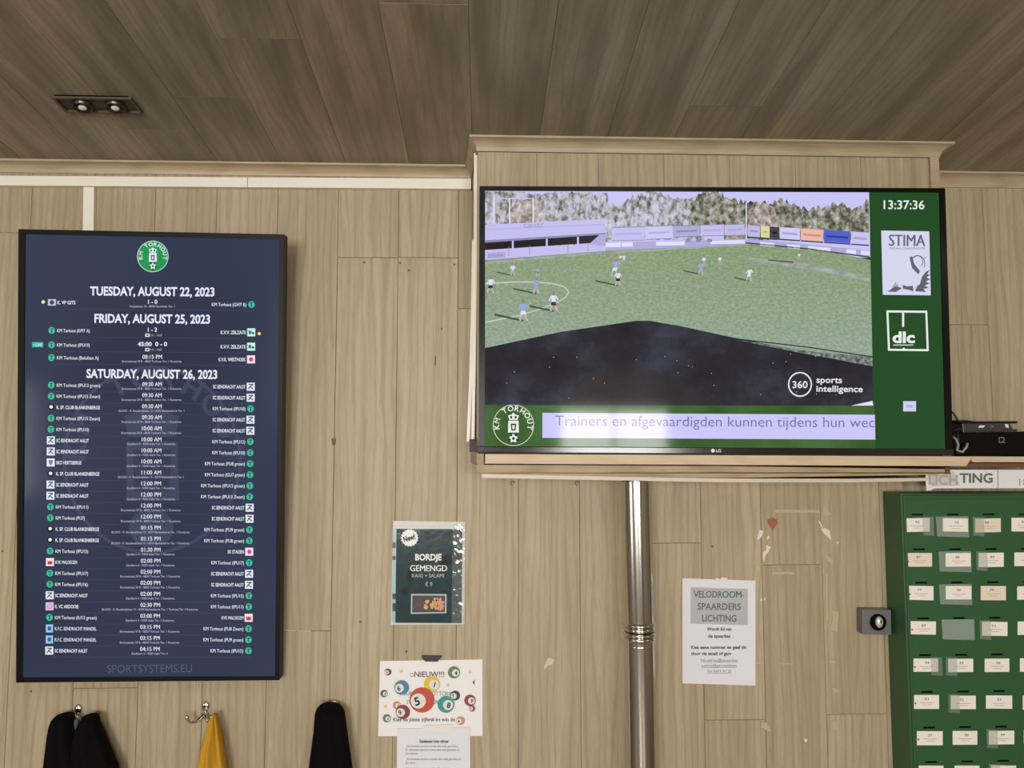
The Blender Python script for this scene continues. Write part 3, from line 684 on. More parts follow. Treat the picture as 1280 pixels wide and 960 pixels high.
def icon(f, kind, x, y):
    if kind == 'G': f.disc(x, y, 4.1, 4.3, GB, 2, 16); f.rect(x-.8, y-2.6, x+.8, y+3, GBD, 3); f.rect(x-2.4, y-2.6, x+2.4, y-1.6, GBD, 3)
    elif kind == 'S': f.rect(x-5, y-5, x+5, y+5, DW, 2); f.line([(x-3, y-3), (x+3, y-3), (x-1, y), (x+3, y+3)], 1.2, INKS, 3); f.line([(x-3, y+3), (x-1, y)], 1.2, INKS, 3)
    elif kind == 'Y': f.rect(x-5, y-5, x+5, y+5, DW, 2); f.poly([(x-3, y-3), (x+3, y-3), (x+2, y+1), (x, y+4), (x-2, y+1)], em((120, 130, 146)), 3)
    elif kind == 'B': f.disc(x, y, 3.9, 4, em((24, 26, 40)), 2, 14); f.disc(x, y-.3, 2.3, 2.2, DW, 3, 10)
    elif kind == 'C': f.rect(x-5, y-4, x+5, y+4, em((190, 196, 220)), 2); f.disc(x, y, 2.8, 2.8, em((60, 64, 92)), 3, 12)
    elif kind == 'T': f.rect(x-5, y-5, x+5, y+5, em((200, 240, 232)), 2); f.disc(x-1.6, y, 2, 2.6, em((40, 130, 110)), 3, 8); f.disc(x+2.2, y+1, 1.5, 1.6, em((50, 70, 70)), 3, 8)
    elif kind == 'R': f.rect(x-5, y-5, x+5, y+5, em((250, 222, 236)), 2); f.disc(x, y, 2.6, 2.8, em((210, 70, 120)), 3, 10)
    elif kind == 'M': f.rect(x-5, y-5, x+5, y+5, em((250, 226, 232)), 2); f.poly([(x-3, y-2.5), (x-1.5, y-.5), (x, y-2), (x+1.5, y-.5), (x+3, y-2.5), (x+3, y+3), (x-3, y+3)], em((210, 50, 76)), 3)
    elif kind == 'P': f.rect(x-5, y-5, x+5, y+5, em((226, 190, 222)), 2); f.ring(x, y, 3, .8, em((180, 110, 170)), 3, 12)
    elif kind == 'U': f.rect(x-4.5, y-5, x+4.5, y+5, em((150, 196, 228)), 2); f.disc(x, y, 2.4, 2.8, em((50, 100, 160)), 3, 10)
INKS = em((52, 56, 74))
for (y, li, ln, tm, ad, rn, ri) in rows:
    f = Flat(dpl); dy = 2.6*(860-y)/480.0   # the rows fall slightly to the right near the top
    t = (y-300)/550.0; xl = 65.5-t*4.2; xm = 191.5-t*4.4; xrr = 315.5-t*5.0
    if ln == 'K. VP GITS': f.disc(54, 377.4, 2.2, 2.2, em((240, 244, 150)), 2, 10)
    if y == 413: f.disc(324, 417, 2.2, 2.0, em((250, 214, 110)), 2, 10)
    if y == 431: f.rect(40, 427.6, 54, 434, em((64, 178, 172)), 2); f.text('• LIVE', 47, 432.6, 3.2, DW, 10.5, 'c', .02, 3)
    icon(f, li, xl, y); f.text(ln, xl+6.8, y+2.3, 4.2, DW, len(ln)*2.26, 'l', .018, 2, rot=.006)
    f.text(tm, xm, y+.4+dy*.5, 5.0, DW, len(tm)*3.05 if len(tm) > 5 else 11.5, 'c', .025, 2)
    if ad: f.text(ad, xm-.5, y+4.9+dy*.5, 2.6, DD, len(ad)*1.52, 'c', .02, 2)
    else: f.rect(xm-9, y+4, xm-3.6, y+8, DW, 2); f.rect(xm-7.5, y+5, xm-5, y+7, INKS, 3); f.text('H1 - Half', xm-2, y+7.4, 2.8, DD, 14, 'l', .01, 2)
    icon(f, ri, xrr-.4, y+dy); f.text(rn, xrr-7, y+2.3+dy, 4.2, DW, len(rn)*2.26, 'r', .018, 2, rot=.006)
    yy = y+8.2; f.line([(62, yy), (xrr+4, yy+dy*.8)], .35, em((72, 80, 104)), 1)
    f.build('fixture_row', dsc)

# ------------------------------------------------------------------ shelf under the television
sh = empty('wall_shelf', P(895, 600, .13), 'long layered wooden shelf with pale front edge under the wide television', 'shelf')
SD = .262
m = MB(); m.slab([(606.5, 567.4), (1216, 570.6), (1208, 582.8), (606, 579.6)], .0, SD); m.build('front_board', SHELFW, sh, bevel=.001)
m = MB(); m.slab([(1212, 570.6), (1330, 571), (1330, 577.8), (1216, 577.6)], .0, SD-.006); o = m.build('thin_board', SHELFW, sh)
m = MB(); m.slab([(1210, 578.6), (1330, 579), (1330, 584.6), (1187, 583.9)], .0, SD-.03); o = m.build('under_board', mat('dark_stained_wood', (104, 72, 48), .6), sh); o['label'] = 'dark brown board under the thin shelf end'
m = MB(); m.slab([(596, 567), (605, 567), (605, 582), (597, 583)], .01, SD-.02); m.build('end_block', OLDW, sh)
m = MB(); m.slab([(594.5, 581), (900, 582.5), (1182, 586.5), (1182, 590.5), (900, 590.5), (597, 591)], .0, SD-.016); o = m.build('lower_board', OLDW, sh); o['label'] = 'worn lower board bowing slightly in the middle'
m = MB(); m.slab([(1181.5, 583.6), (1187.2, 584), (1188.4, 592.4), (1182, 592)], .02, SD-.014); m.build('end_piece', mat('brown_wood_end', (98, 66, 44), .6), sh)
m = MB(); m.slab([(597, 591.4), (900, 591.6), (1188, 591.6), (1188, 593.2), (900, 597.5), (602, 592.6)], .0, SD-.02); m.build('filler_board', OLDW, sh)
m = MB()
m.slab([(602.5, 592.6), (900, 598), (1060, 598.5), (1160, 597.2), (1160, 601.3), (1060, 603.0), (900, 602.8), (602, 597.4)], .0, SD-.018); o = m.build('edge_strip', mat('pale_edge_strip', (200, 190, 168), .4), sh); o['label'] = 'pale lower edge strip'
# media boxes on the shelf
bx = empty('media_box', P(1245, 570.6, .15), 'wide black media box with a small square mark standing on the right shelf end', 'media player')
m = MB(); m.slab([(1197, 541.5), (1330, 538), (1330, 569.8), (1199, 569)], .05, .2); cs = m.build('case', BLACKG, bx, bevel=.002)
f = Flat(flatplane(.2005)); GM = mat('grey_mark', (130, 130, 132), .5)
for a, b in (((1249, 547), (1255, 547)), ((1249, 547), (1249, 553)), ((1249, 553), (1253.5, 553)), ((1255, 547), (1255, 551)), ((1253, 551), (1256, 554))): f.line([a, b], .9, GM, 1)
f.build('logo', bx)
m = MB(); m.slab([(1199, 568), (1212, 568), (1212, 570.6), (1199, 570.6)], .06, .19); m.build('foot', BLACKP, bx); m = MB(); m.slab([(1290, 568), (1310, 568), (1310, 570.8), (1290, 570.8)], .06, .19); m.build('foot', BLACKP, bx)
rx = empty('receiver_box', P(1238, 540, .15), 'slim dark grey receiver lying on top of the black media box', 'receiver')
m = MB(); m.slab([(1203, 529.2), (1271.5, 527.6), (1272, 539.3), (1204, 541)], .06, .185); m.build('case', mat('dark_grey_plastic', (58, 56, 56), .35), rx, bevel=.002)
m = MB(); m.slab([(1200, 526.9), (1272, 526.4), (1272, 528.2), (1203, 529.4)], .05, .188); m.build('lid', BLACKP, rx)
f = Flat(flatplane(.1855)); f.poly([(1222.5, 534.5), (1224.5, 531.8), (1231.5, 531.8), (1229.5, 534.5)], mat('silver_mark', (215, 215, 218), .4)); f.poly([(1256, 530), (1260.5, 530.5), (1261, 535), (1257, 534)], mat('silver_mark', (0, 0, 0))); f.poly([(1262.5, 529.8), (1271, 529.6), (1271, 536.5), (1266, 536)], mat('grey_sticker', (140, 134, 128), .5))
f.rect(1238, 532.5, 1242, 533.6, GM, 1); f.build('marking', rx)
BK = mat('black_cable', (22, 18, 16), .5)
m = MB(); m.tube([P(1186, 512, .15), P(1192, 517, .16), P(1199, 528, .17), P(1204, 535, .16)], .0028, 8)
tag(m.build('power_cable', BK, smooth=True), 'black cable sloping from behind the television to the receiver', 'cable', None)
m = MB(); m.tube([P(1186, 527.5, .14), P(1195, 526, .15), P(1206, 526.2, .16), P(1222, 528, .14)], .0022, 8)
tag(m.build('signal_cable', BK, smooth=True), 'thin black cable running level above the receiver lid', 'cable')
m = MB(); m.tube([P(1186, 538.5, .16), P(1194, 537.5, .17), P(1203, 535.5, .18)], .0026, 8)
tag(m.build('signal_cable', BK, smooth=True), 'short black cable entering the receiver low on its left end', 'cable')
GC = mat('grey_cable', (150, 148, 142), .45)
m = MB(); m.tube([P(1190, 545, .19), P(1195, 549, .2), P(1198, 556, .205), P(1196, 563, .21), P(1203, 565, .212), P(1208, 559, .214), P(1209.5, 554, .21)], .0032, 8)
tag(m.build('looped_cable', GC, smooth=True), 'grey cable looping in front of the black media box', 'cable')

# ------------------------------------------------------------------ flue pipe
PD = .115
pipe = empty('flue_pipe', (P(800, 900, PD).x, -PD, 0), 'shiny stainless steel flue pipe rising up the wall to the shelf', 'pipe')
def pxc(z, off=0): return None
R0 = .0405
topz = P(794, 603, PD).z; jz = P(797, 788, PD).z
def axis_pt(z):
    t = (topz-z)/(topz-jz); a = P(794.5, 603, PD).x; b = P(799.2, 788, PD).x
    return Vector((a+(b-a)*min(t, 1.0)+max(0, t-1)*(b-a)*.35, -PD, z))
m = MB(); m.tube([axis_pt(jz+.015), axis_pt(topz-.03), axis_pt(topz-.012), axis_pt(topz+.004)], [R0, R0, R0*1.0, R0*1.0], 48, cap=False); m.build('upper_pipe', STEEL, pipe, smooth=True)
m = MB(); m.tube([axis_pt(0.02), axis_pt(jz-.05), axis_pt(jz-.018)], [R0*1.0]*3, 48, cap=False); m.build('lower_pipe', STEEL, pipe, smooth=True)
for k, (off, rr) in enumerate(((.018, 1.13), (.006, 1.09), (-.008, 1.13), (-.020, 1.07))):
    z = jz+off; m = MB(); m.tube([axis_pt(z+.0055), axis_pt(z+.003), axis_pt(z), axis_pt(z-.003), axis_pt(z-.0055)], [R0, R0*rr*.98, R0*rr, R0*rr*.98, R0], 48, cap=False); m.build('joint_ring', STEEL, pipe, smooth=True)
m = MB(); m.tube([axis_pt(jz-.036), axis_pt(jz-.038), axis_pt(jz-.040)], [R0, R0*1.012, R0], 48, cap=False); m.build('crimp_bead', STEEL, pipe, smooth=True)
m = MB(); m.tube([axis_pt(.0), axis_pt(.02)], R0*1.5, 32); m.build('foot_collar', STEEL, pipe)
m = MB(); m.box(axis_pt(1.2).x-.012, axis_pt(1.2).x+.012, -PD+R0, 0, 1.2, 1.225); m.build('wall_bracket', STEEL, pipe)

# ------------------------------------------------------------------ green compartment cabinet
GRN = mat('green_enamel', (42, 86, 50), .42, bump=(18, .06)); GRD = mat('green_enamel_side', (42, 86, 50), .42)
GD_ = .095; G3 = mat('grey_ink', (108, 108, 108), .6)
cab = empty('savings_cabinet', P(1250, 960, .05), 'dark green metal cabinet with rows of coin slots and white name cards, right edge', 'cabinet')
gp = flatplane(GD_)
XR = P(1340, 700, GD_).x
xL = P(1127.5, 640, GD_).x; zT = P(1180, 616.5, GD_).z; zB = P(1180, 1080, GD_).z
# grid in pixels
rowy = [643, 686.5, 728, 772.5, 818.5, 864.5, 909, 952, 995, 1038]      # slot heights
def colx(c, r):  # slot centre of column c, row r
    return 1146.5+44.7*c+r*2.5+(r*c)*.05
zr = [P(1200, y, GD_).z for y in rowy]
m = MB(); y0, y1 = -GD_, -GD_+.004; zprev = zT-.008
for r, z in enumerate(zr):
    hz = .0024; m.box(xL+.006, XR, y0, y1, z+hz, zprev); x = xL+.006
    for c in range(5):
        cx = P(colx(c, r), rowy[r], GD_).x; hw = .0165
        if cx+hw > XR: break
        m.box(x, cx-hw, y0, y1, z-hz, z+hz); x = cx+hw
    m.box(x, XR, y0, y1, z-hz, z+hz); zprev = z-hz
m.box(xL+.006, XR, y0, y1, zB, zprev); m.build('front_panel', GRN, cab)
MB().box(xL+.004, XR, -GD_+.03, -GD_+.032, zB, zT-.004).build('slot_shade_plate', mat('cabinet_inside_shade', (16, 18, 14), .8), cab)  # near-black plate standing in for the shade behind the slots
m = MB(); m.box(xL-.004, xL+.003, -GD_-.004, -.001, zB, zT); m.build('side_panel', GRD, cab, bevel=.001)
m = MB(); m.box(xL+.003, XR, -GD_-.004, -.001, zT-.006, zT); m.build('top_panel', GRD, cab, bevel=.001)
m = MB(); m.box(xL+.003, xL+.009, -GD_-.006, -GD_+.004, zB, zT-.006); m.box(xL+.009, XR, -GD_-.006, -GD_+.004, zT-.016, zT-.006); m.build('front_rim', GRN, cab, bevel=.0008)
CARD = mat('name_card', (240, 232, 222), .5); CARDC = mat('name_card_cream', (232, 218, 198), .5); TAPE = film('clear_tape', (190, 215, 200), .2); FILM = film('card_film', (200, 228, 212), .42)
rc = random.Random(11)
nums = [['', '', '', ''], ['87', '88', '89', '90'], ['77', '78', '79', '80'], ['69', '70', '71', '72'], ['54', '55', '56', '57'], ['51', '52', '53', '54'], ['37', '38', '39', '40'], ['31', '32', '33', '34'], ['21', '22', '23', '24'], ['11', '12', '13', '14']]
nums[0] = ['92', '93', '94', '95']
for r in range(9):
    for c in range(4):
        cx = colx(c, r)+rc.uniform(-1, 1); y = rowy[r]+4.5+rc.uniform(-.4, .6); ty = rc.uniform(-.012, .012)
        w2 = 15.8+rc.uniform(-.5, .6); h = 17+rc.uniform(-.5, .8)
        if colx(c, r)+18 > 1330: continue
        film_ = (c == 1 and r < 4)
        if film_:
            mb = MB(); x0 = cx-21.5; tslab(mb, [(x0, y-2), (cx+19, y-2.5), (cx+20, y+h+7), (x0+1.5, y+h+6)], .0, .0006, gp)
            mb.build('card_film', FILM, cab)
        cxx = cx+(3 if film_ else 0)
        if (r, c) == (3, 1): continue
        mb = MB(); tslab(mb, [(cxx-w2, y+ty*30), (cxx+w2, y-ty*30), (cxx+w2, y+h-ty*30), (cxx-w2, y+h+ty*30)], .0008, .0014, gp)
        cdm = CARDC if (r, c) in ((0, 2), (2, 2), (1, 0)) else CARD
        co = mb.build('name_card', cdm, cab)
        f = Flat(gp); f.text(nums[r][c], cxx+rc.uniform(-2, 2), y+6.6, 3.0, G3 if film_ else mat('card_ink', (84, 78, 74), .6), 5, 'c', .01, 5)
        G2 = mat('faint_ink', (178, 170, 162), .6)
        f.line([(cxx-8, y+9.8), (cxx+9, y+9.8)], .7, G2, 5); f.line([(cxx-5, y+12.4), (cxx+6, y+12.4)], .6, G2, 5)
        if c == 0: f.disc(cxx-w2+2, y+10.5, 1.1, 1.1, INK, 5, 8)
        f.build('card_print', co)
        if rc.random() < .6 and not film_:
            mb = MB(); a = rc.choice([-1, 1]); xa_ = cxx+a*(w2-3); 
            tslab(mb, [(xa_-6, y-2), (xa_+8, y-1.5), (xa_+8.5, y+h+5), (xa_-5.5, y+h+4)], .0022, .0026, gp)
            mb.build('tape_piece', TAPE, cab)
# sign strip standing on the cabinet
SGD = .12
sg = MB(); sg.slab([(1157, 587.2), (1247, 587), (1247, 610.2), (1168, 610.4), (1163, 613.2), (1158, 613.2)], SGD-.003, SGD)
so = sg.build('sign_strip', PAPER); tag(so, 'white paper strip sign with grey letters LICHTING above the green cabinet', 'sign')
f = Flat(flatplane(SGD)); LT = mat('sign_green_grey', (98, 112, 100), .5); LT_GLARE = mat('sign_glare_washed', (176, 184, 172), .5)  # first letters get a paler ink: glare put into the colour
f.text('LICH', 1160.5, 605.5, 11.5, LT_GLARE, 37, 'l', .03, 1); f.text('TING', 1199.5, 603.2, 11.2, LT, 41.5, 'l', .03, 1); f.build('lettering', so)
mb = MB(); sp2 = flatplane(SGD); tslab(mb, [(1160, 592), (1192, 589.5), (1200, 607), (1165, 608)], .0008, .0014, sp2); mb.build('tape_piece', film('sign_tape_glare', (240, 238, 232), .25), so)  # tape with a pale diffuse tint that stands in for glare
m = MB(); m.slab([(1248, 587), (1330, 587), (1330, 610.2), (1248, 610.2)], SGD-.003, SGD)
s2 = m.build('sign_strip', PAPER); tag(s2, 'white paper strip with a number one at the right frame edge above green cabinet', 'sign')
f = Flat(flatplane(SGD)); f.text('18', 1274, 607, 8.5, mat('sign_grey', (150, 148, 142), .5), 11, 'l', 0, 1); f.build('lettering', s2)
# key switch
ks = empty('key_switch', P(1093, 794, .015), 'small grey metal key switch box with round black lock left of green cabinet', 'switch')
KD = .036
m = MB(); m.slab([(1078, 762), (1114, 762.5), (1114.5, 793.8), (1078.5, 793.2)], .0, KD); m.build('housing', mat('grey_painted_metal', (112, 112, 114), .4, .2), ks, bevel=.0015)
c = P(1097, 777.6, KD)
def discy(m, c, r, y0, y1, n=28): m.tube([(c.x, y0, c.z), (c.x, y1, c.z)], r, n)
m = MB(); discy(m, c,   .0235, -KD+.001, -KD-.004); m.build('lock_surround', BLACKG, ks, smooth=False)
m = MB(); m.ball((c.x+.002, -KD-.005, c.z+.001), .0135, sc=(.85, .6, 1.2)); m.build('lock_cylinder', mat('lock_metal_sheen', (215, 210, 200), .35, .45), ks, smooth=True)  # pale, less metallic base paints in the bright reflection of chrome
m = MB(); m.box(c.x+.001, c.x+.0035, -KD-.0145, -KD-.0125, c.z, c.z+.008); m.build('keyhole', BLACKP, ks)

# ------------------------------------------------------------------ papers on the wall
def sheet(name, pts, label, cat, m=PAPER, t=.0014, D=.001):
    mb = MB(); mb.slab(pts, D, D+t); o = mb.build(name, m); return tag(o, label, cat), flatplane(D+t)
LAMI = mat('laminated_white', (214, 216, 210), .12, coat=.6)
po, pp = sheet('menu_poster', [(491.5, 651), (581.5, 652.3), (580.5, 780.6), (488.5, 781)], 'laminated dark teal menu poster reading BORDJE GEMENGD with food photo', 'poster', LAMI)
TEAL = noisemat('poster_teal', [(.40, (46, 66, 70)), (.56, (50, 72, 76)), (.66, (44, 42, 44))], 14, detail=1, rough=.14, emission=False)
for n_ in (TEAL,): n_.node_tree.nodes['Principled BSDF'].inputs['Coat Weight'].default_value = .5
nt = TEAL.node_tree; tcn = nt.nodes.new('ShaderNodeTexCoord'); nz = nt.nodes.new('ShaderNodeTexNoise'); nz.inputs['Scale'].default_value = 30; bp = nt.nodes.new('ShaderNodeBump'); bp.inputs['Distance'].default_value = .004; bp.inputs['Strength'].default_value = .12
nt.links.new(tcn.outputs['Object'], nz.inputs['Vector']); nt.links.new(nz.outputs['Fac'], bp.inputs['Height']); nt.links.new(bp.outputs['Normal'], nt.nodes['Principled BSDF'].inputs['Normal'])
CR = mat('cream_ink', (224, 226, 218), .3); CR2 = mat('pale_ink', (176, 186, 184), .3)
f = Flat(pp); f.poly([(495.5, 661), (578, 661.5), (577, 779), (494, 778.5)], TEAL, 1)
BL = mat('pale_blue_ink', (150, 190, 192), .3); DK = mat('dark_brown_ink', (58, 54, 54), .3)
f.poly([(491.6, 661), (495, 661), (493.5, 778), (489.5, 778)], BL, 1)
for a, b in ((678, 685), (695, 700), (742, 749), (754, 764)): f.rect(490.6, a, 494.6, b, DK, 2)
import math as _m
pts = []
for k in range(36):
    r = 11.2 if k % 2 == 0 else 9.8; a = 2*_m.pi*k/36; pts.append((512+r*_m.cos(a), 672.3+r*_m.sin(a)))
f.poly(pts, CR, 2); f.text('New!', 512.4, 675.5, 6.4, INK, 15, 'c', .04, 3, rot=-.28)
f.text('BORDJE', 535.5, 700.2, 7.4, CR, 33, 'c', .035, 2); f.text('GEMENGD', 535.8, 714.0, 7.4, CR, 46, 'c', .05, 2)
f.text('KAAS + SALAMI', 535, 721.8, 4.6, CR2, 40, 'c', 0, 2); f.text('€ 9', 536, 733.0, 5.4, CR2, 8.5, 'c', 0, 2)
f.poly([(513.8, 742.4), (558.2, 742.6), (558, 766.5), (513.5, 767.4)], CR2, 2); f.poly([(515.4, 744.2), (556.4, 744.6), (556.2, 765), (515.2, 765.6)], mat('food_tray', (44, 34, 32), .4), 3)
rr = random.Random(3); SAL = mat('salami', (84, 42, 46), .4); KAAS = mat('cheese', (206, 160, 92), .4); KA2 = mat('cheese_pink', (202, 142, 110), .4)
for _ in range(10): f.disc(rr.uniform(519, 529), rr.uniform(748, 761), 2.6, 2.4, SAL if _ % 2 else mat('salami_dark', (66, 36, 44), .4), 4+_ % 3, 10)
for _ in range(30):
    x, y = rr.uniform(531, 553), rr.uniform(749, 761); a = rr.uniform(0, 3)
    f.disc(x, y, 3.2, 1.9, KAAS if x < 545 else KA2, 4+(_ % 7)*.4, 6, a)
f.build('print', po)
g = MB(); NX, NY = 10, 60; rq = random.Random(8)
for j in range(NY+1):
    for i in range(NX+1):
        u, v = i/NX, j/NY; p = pp.at(566+16*u-v*1.5, 655+124*v, .0016+.0012*u)
        p.y -= (rq.uniform(0, .0022) if 0 < i < NX else 0)+.002*u*u; g.v.append(p)
for j in range(NY):
    for i in range(NX): a = j*(NX+1)+i; g.f.append((a, a+1, a+NX+2, a+NX+1)); g.m.append(0)
o = g.build('laminate_edge', film('laminate_film', (225, 228, 225), .16, .12), po, smooth=True); o['label'] = 'crinkled glossy edge of the lamination'
# lottery sheet
po, pp = sheet('lottery_poster', [(475, 826.3), (603, 824.3), (603.3, 920), (472.7, 920.3)], 'white landscape poster reading NIEUW with coloured numbered lottery balls', 'poster', PAPER)
f = Flat(pp)
G3 = mat('grey_ink', (108, 108, 108), .6)
f.text('NIEUW!!!', 536.6, 846.2, 6.6, INK, 37, 'c', .01, 2); f.ring(515, 843.5, 2.6, .7, G3, 2, 12)
f.text('SUPERBALL LOTTORING', 538, 869.5, 5, G3, 66, 'c', 0, 2); f.text('START 20:00 UUR', 528, 880, 5, G3, 40, 'c', 0, 2)
f.text('Kies de juiste cijfer# en win de pot!', 536, 901.5, 4.4, INK, 89, 'c', .015, 2)
balls = [(485, 840, 4.3, (104, 44, 60), ''), (567.5, 840.5, 7.6, (88, 122, 66), '4'), (502, 859.5, 9.2, (72, 128, 164), '6'), (540, 855, 10.3, (220, 188, 70), '1'), (527.5, 875, 15.8, (190, 72, 60), '5'),
         (557.5, 880.5, 10.6, (52, 146, 142), '8'), (569, 869.5, 6.2, (58, 62, 66), '7'), (587.5, 875.5, 7.2, (140, 52, 56), '9'), (590, 885.5, 4, (140, 60, 70), ''), (496, 881.5, 5, (210, 130, 100), ''), (503.5, 890, 9, (134, 52, 46), '9'),
         (483.5, 898, 5, (88, 116, 92), ''), (575.5, 901, 5.6, (200, 140, 100), '4'), (480, 867, 4.6, (70, 86, 76), '')]
for i, (x, y, r, c, s) in enumerate(balls):
    L = 3+3*(i % 3); f.disc(x, y, r, r, mat('ball_%d' % i, c, .5), L, 24); a = (.25 if i % 2 else -.3)
    f.disc(x+r*a, y+r*.08, r*.6, r*.6, CR, L+1, 18)
    f.text(s if s else '3', x+r*a, y+r*.4, r*.62, INK, None, 'c', .03, L+2, rot=a)
for x, y, c in ((501.5, 839, (214, 206, 140)), (587.5, 840, (226, 202, 130)), (560, 856, (206, 206, 190)), (482, 883, (216, 206, 100))):
    pts = []
    for k in range(10):
        r = 3.3 if k % 2 == 0 else 1.6; a = 2*_m.pi*k/10; pts.append((x+r*_m.cos(a), y+r*_m.sin(a)))
    f.poly(pts, mat('star_%d' % x, c, .5), 2)
f.poly([(590.5, 853), (594, 849), (593, 853), (594, 857)], mat('blue_ink', (50, 60, 110), .5), 2)
f.build('print', po)
m = MB(); m.slab([(527, 819.6), (553, 820.2), (550, 823.5), (546.5, 827.3), (531.5, 827), (527.6, 823)], .0035, .0095)
tag(m.build('paper_clamp', mat('dark_clip', (44, 42, 40), .4), bevel=.001), 'dark clip holding the top of the lottery ball poster', 'clip')
po, pp = sheet('notice_sheet', [(496.5, 911), (587.5, 909), (588.5, 1010), (495.5, 1011)], 'white notice sheet with typed lines overlapping the foot of the lottery poster', 'notice', PAPER_MAT, .0014, .0045)
f = Flat(pp); f.text('Getekenen lotto winner', 542.5, 928.4, 3.8, INK, 37, 'c', .03, 1)
ln = 932.5
for i, (x0, x1) in enumerate(((508, 573), (507, 574), (507.5, 522), (508, 576), (507, 519), (508, 562), (508, 572), (508, 570), (508, 560), (508, 575))):
    y = 932.5+i*4.6+(2.4 if i > 2 else 0)+(2.4 if i > 4 else 0)
    f.text('De winnende nummers worden elke week getrokken in'[:int((x1-x0)/1.35)], x0, y+1.4, 2.6, G3, x1-x0, 'l', .01, 1)
f.build('print', po)
m = MB(); m.slab([(528, 907), (566, 905.5), (565, 916), (530, 914)], .0062, .0068)
tag(m.build('tape_strip', mat('glossy_tape', (232, 228, 220), .08)), 'shiny clear tape across the top of the typed notice sheet', 'tape')
# velodroom notice
po, pp = sheet('savings_notice', [(853, 722.8), (944.3, 725.8), (944.3, 857), (853.2, 854.2)], 'white notice reading VELODROOM-SPAARDERS LICHTING on a grey panel', 'notice', PAPER_MAT)
GP = mat('grey_panel_ink', (178, 182, 180), .6); VG = mat('dark_green_ink', (60, 100, 72), .5); VG2 = mat('grey_green_ink', (92, 104, 98), .5)
f = Flat(pp); f.poly([(863.5, 734), (934.8, 736), (934.8, 781.5), (863.2, 779.5)], GP, 1)
f.text('VELODR', 867, 746.6, 8, VG2, 36, 'l', .02, 2, rot=.012); f.text('OOM-', 903.2, 747.0, 8, VG, 27, 'l', .04, 2, rot=.012)
f.text('SPAARDERS', 899, 762.2, 8, VG2, 54, 'c', .02, 2, rot=.012); f.text('LICHTING', 899, 776.8, 8, VG2, 43, 'c', .02, 2, rot=.012)
DI = mat('dark_ink', (70, 68, 72), .6)
f.text('Wordt lid van', 899, 788.3, 4.0, DI, 31, 'c', .03, 2); f.text('de spaarkas', 899, 797, 4.0, DI, 28, 'c', .03, 2)
f.text('Kies eene nummer en geef dit', 864, 811, 3.8, DI, 69, 'l', .03, 2); f.text('door via email of gsm', 864, 818.8, 3.8, DI, 50, 'l', .03, 2)
for s, x, y, w_ in (('Nv.adres@spaarkas', 899, 826.8, 46), ('s.adres@gsmtelefoon', 899, 833.4, 44), ('Tel 0471 97 23', 899, 840.6, 30)):
    f.text(s, x, y, 3.2, G3, w_, 'c', .0, 2); f.line([(x-w_/2, y+.9), (x+w_/2, y+.9)], .4, G3, 2)
f.build('print', po)
m = MB(); m.slab([(895, 722), (900, 724), (903, 721.3), (909, 722.5), (910, 728), (894.5, 727.5)], .0035, .004)
tag(m.build('tape_strip', mat('glossy_tape', (0, 0, 0))), 'small crumpled clear tape holding the top of the VELODROOM notice', 'tape')

# ------------------------------------------------------------------ tape scraps and marks on the wall
SCR = mat('tape_scrap_white', (226, 218, 204), .25); RES = mat('tape_residue', (186, 170, 138), .45)
def scrap(name, pts, label, m=SCR, D=.0008, cat='tape'):
    mb = MB(); mb.slab(pts, D, D+.0006); return tag(mb.build(name, m), label, cat)
scrap('wall_sticker', [(959.5, 649), (963, 647.4), (968, 647.4), (971.8, 650), (972, 654), (969, 658), (965.8, 663.8), (963, 659), (959.6, 654)], 'small brown drop-shaped sticker on the wall below the shelf', mat('brown_sticker', (150, 98, 66), .6), cat='sticker')
scrap('tape_scrap', [(949.5, 662), (954, 664), (952, 671), (948, 674), (946, 676.5), (947.6, 668)], 'white tape scrap lower left of the brown sticker')
scrap('tape_scrap', [(958, 681), (963.5, 684), (960, 690), (956.5, 695), (955.5, 703), (953.5, 697), (954, 690), (957.5, 688)], 'long torn white tape scrap hanging below the brown sticker')
scrap('tape_scrap', [(959, 671), (962, 669), (961.5, 673), (958, 675)], 'tiny white tape speck just under the brown sticker')
scrap('tape_scrap', [(1026, 661), (1031, 660), (1037, 663), (1039, 675.5), (1035.5, 672), (1030, 667)], 'white triangular tape scrap right of the brown sticker')
scrap('tape_scrap', [(1022.5, 650), (1025, 652), (1029, 659.5), (1027.5, 660.5), (1024, 654)], 'thin torn tape sliver above the white triangular scrap')
scrap('tape_scrap', [(1045.5, 677), (1048, 677), (1047.8, 680), (1045.8, 680)], 'tiny square tape speck right of the triangular scrap')
scrap('tape_residue', [(968, 637), (1024, 637.8), (1025, 641), (968, 640.5)], 'faint level tape residue line above the brown sticker', RES)
scrap('tape_residue', [(965, 715.3), (985, 714.5), (993, 716), (993, 718.4), (985, 717.6), (966, 718)], 'short curved tape residue under the plank joint', RES)
scrap('tape_residue', [(1031.6, 716), (1034.2, 716), (1035.2, 776), (1032.6, 776)], 'upright tape residue line in the middle of the bare wall', RES)
scrap('tape_residue', [(1030, 694), (1034, 694.6), (1041, 700), (1041, 704), (1035, 701.5)], 'faint slanted tape residue below the triangular scrap', RES)
scrap('tape_residue', [(1030, 629), (1036, 640), (1039, 643), (1031, 646), (1028, 640)], 'faint blotch of tape residue above the triangular scrap', RES)
scrap('tape_residue', [(1040, 763), (1048, 765), (1047, 790), (1037, 786), (1041, 775)], 'pale patch of tape residue left of the key switch', RES)
scrap('tape_residue', [(945, 707), (948, 706.5), (951, 711), (949, 714), (945, 712)], 'small residue spot right above the notice corner', RES)
scrap('tape_scrap', [(951, 748), (953, 749), (952.5, 752), (950.5, 751)], 'tiny pale tape fleck right of the notice heading', SCR)
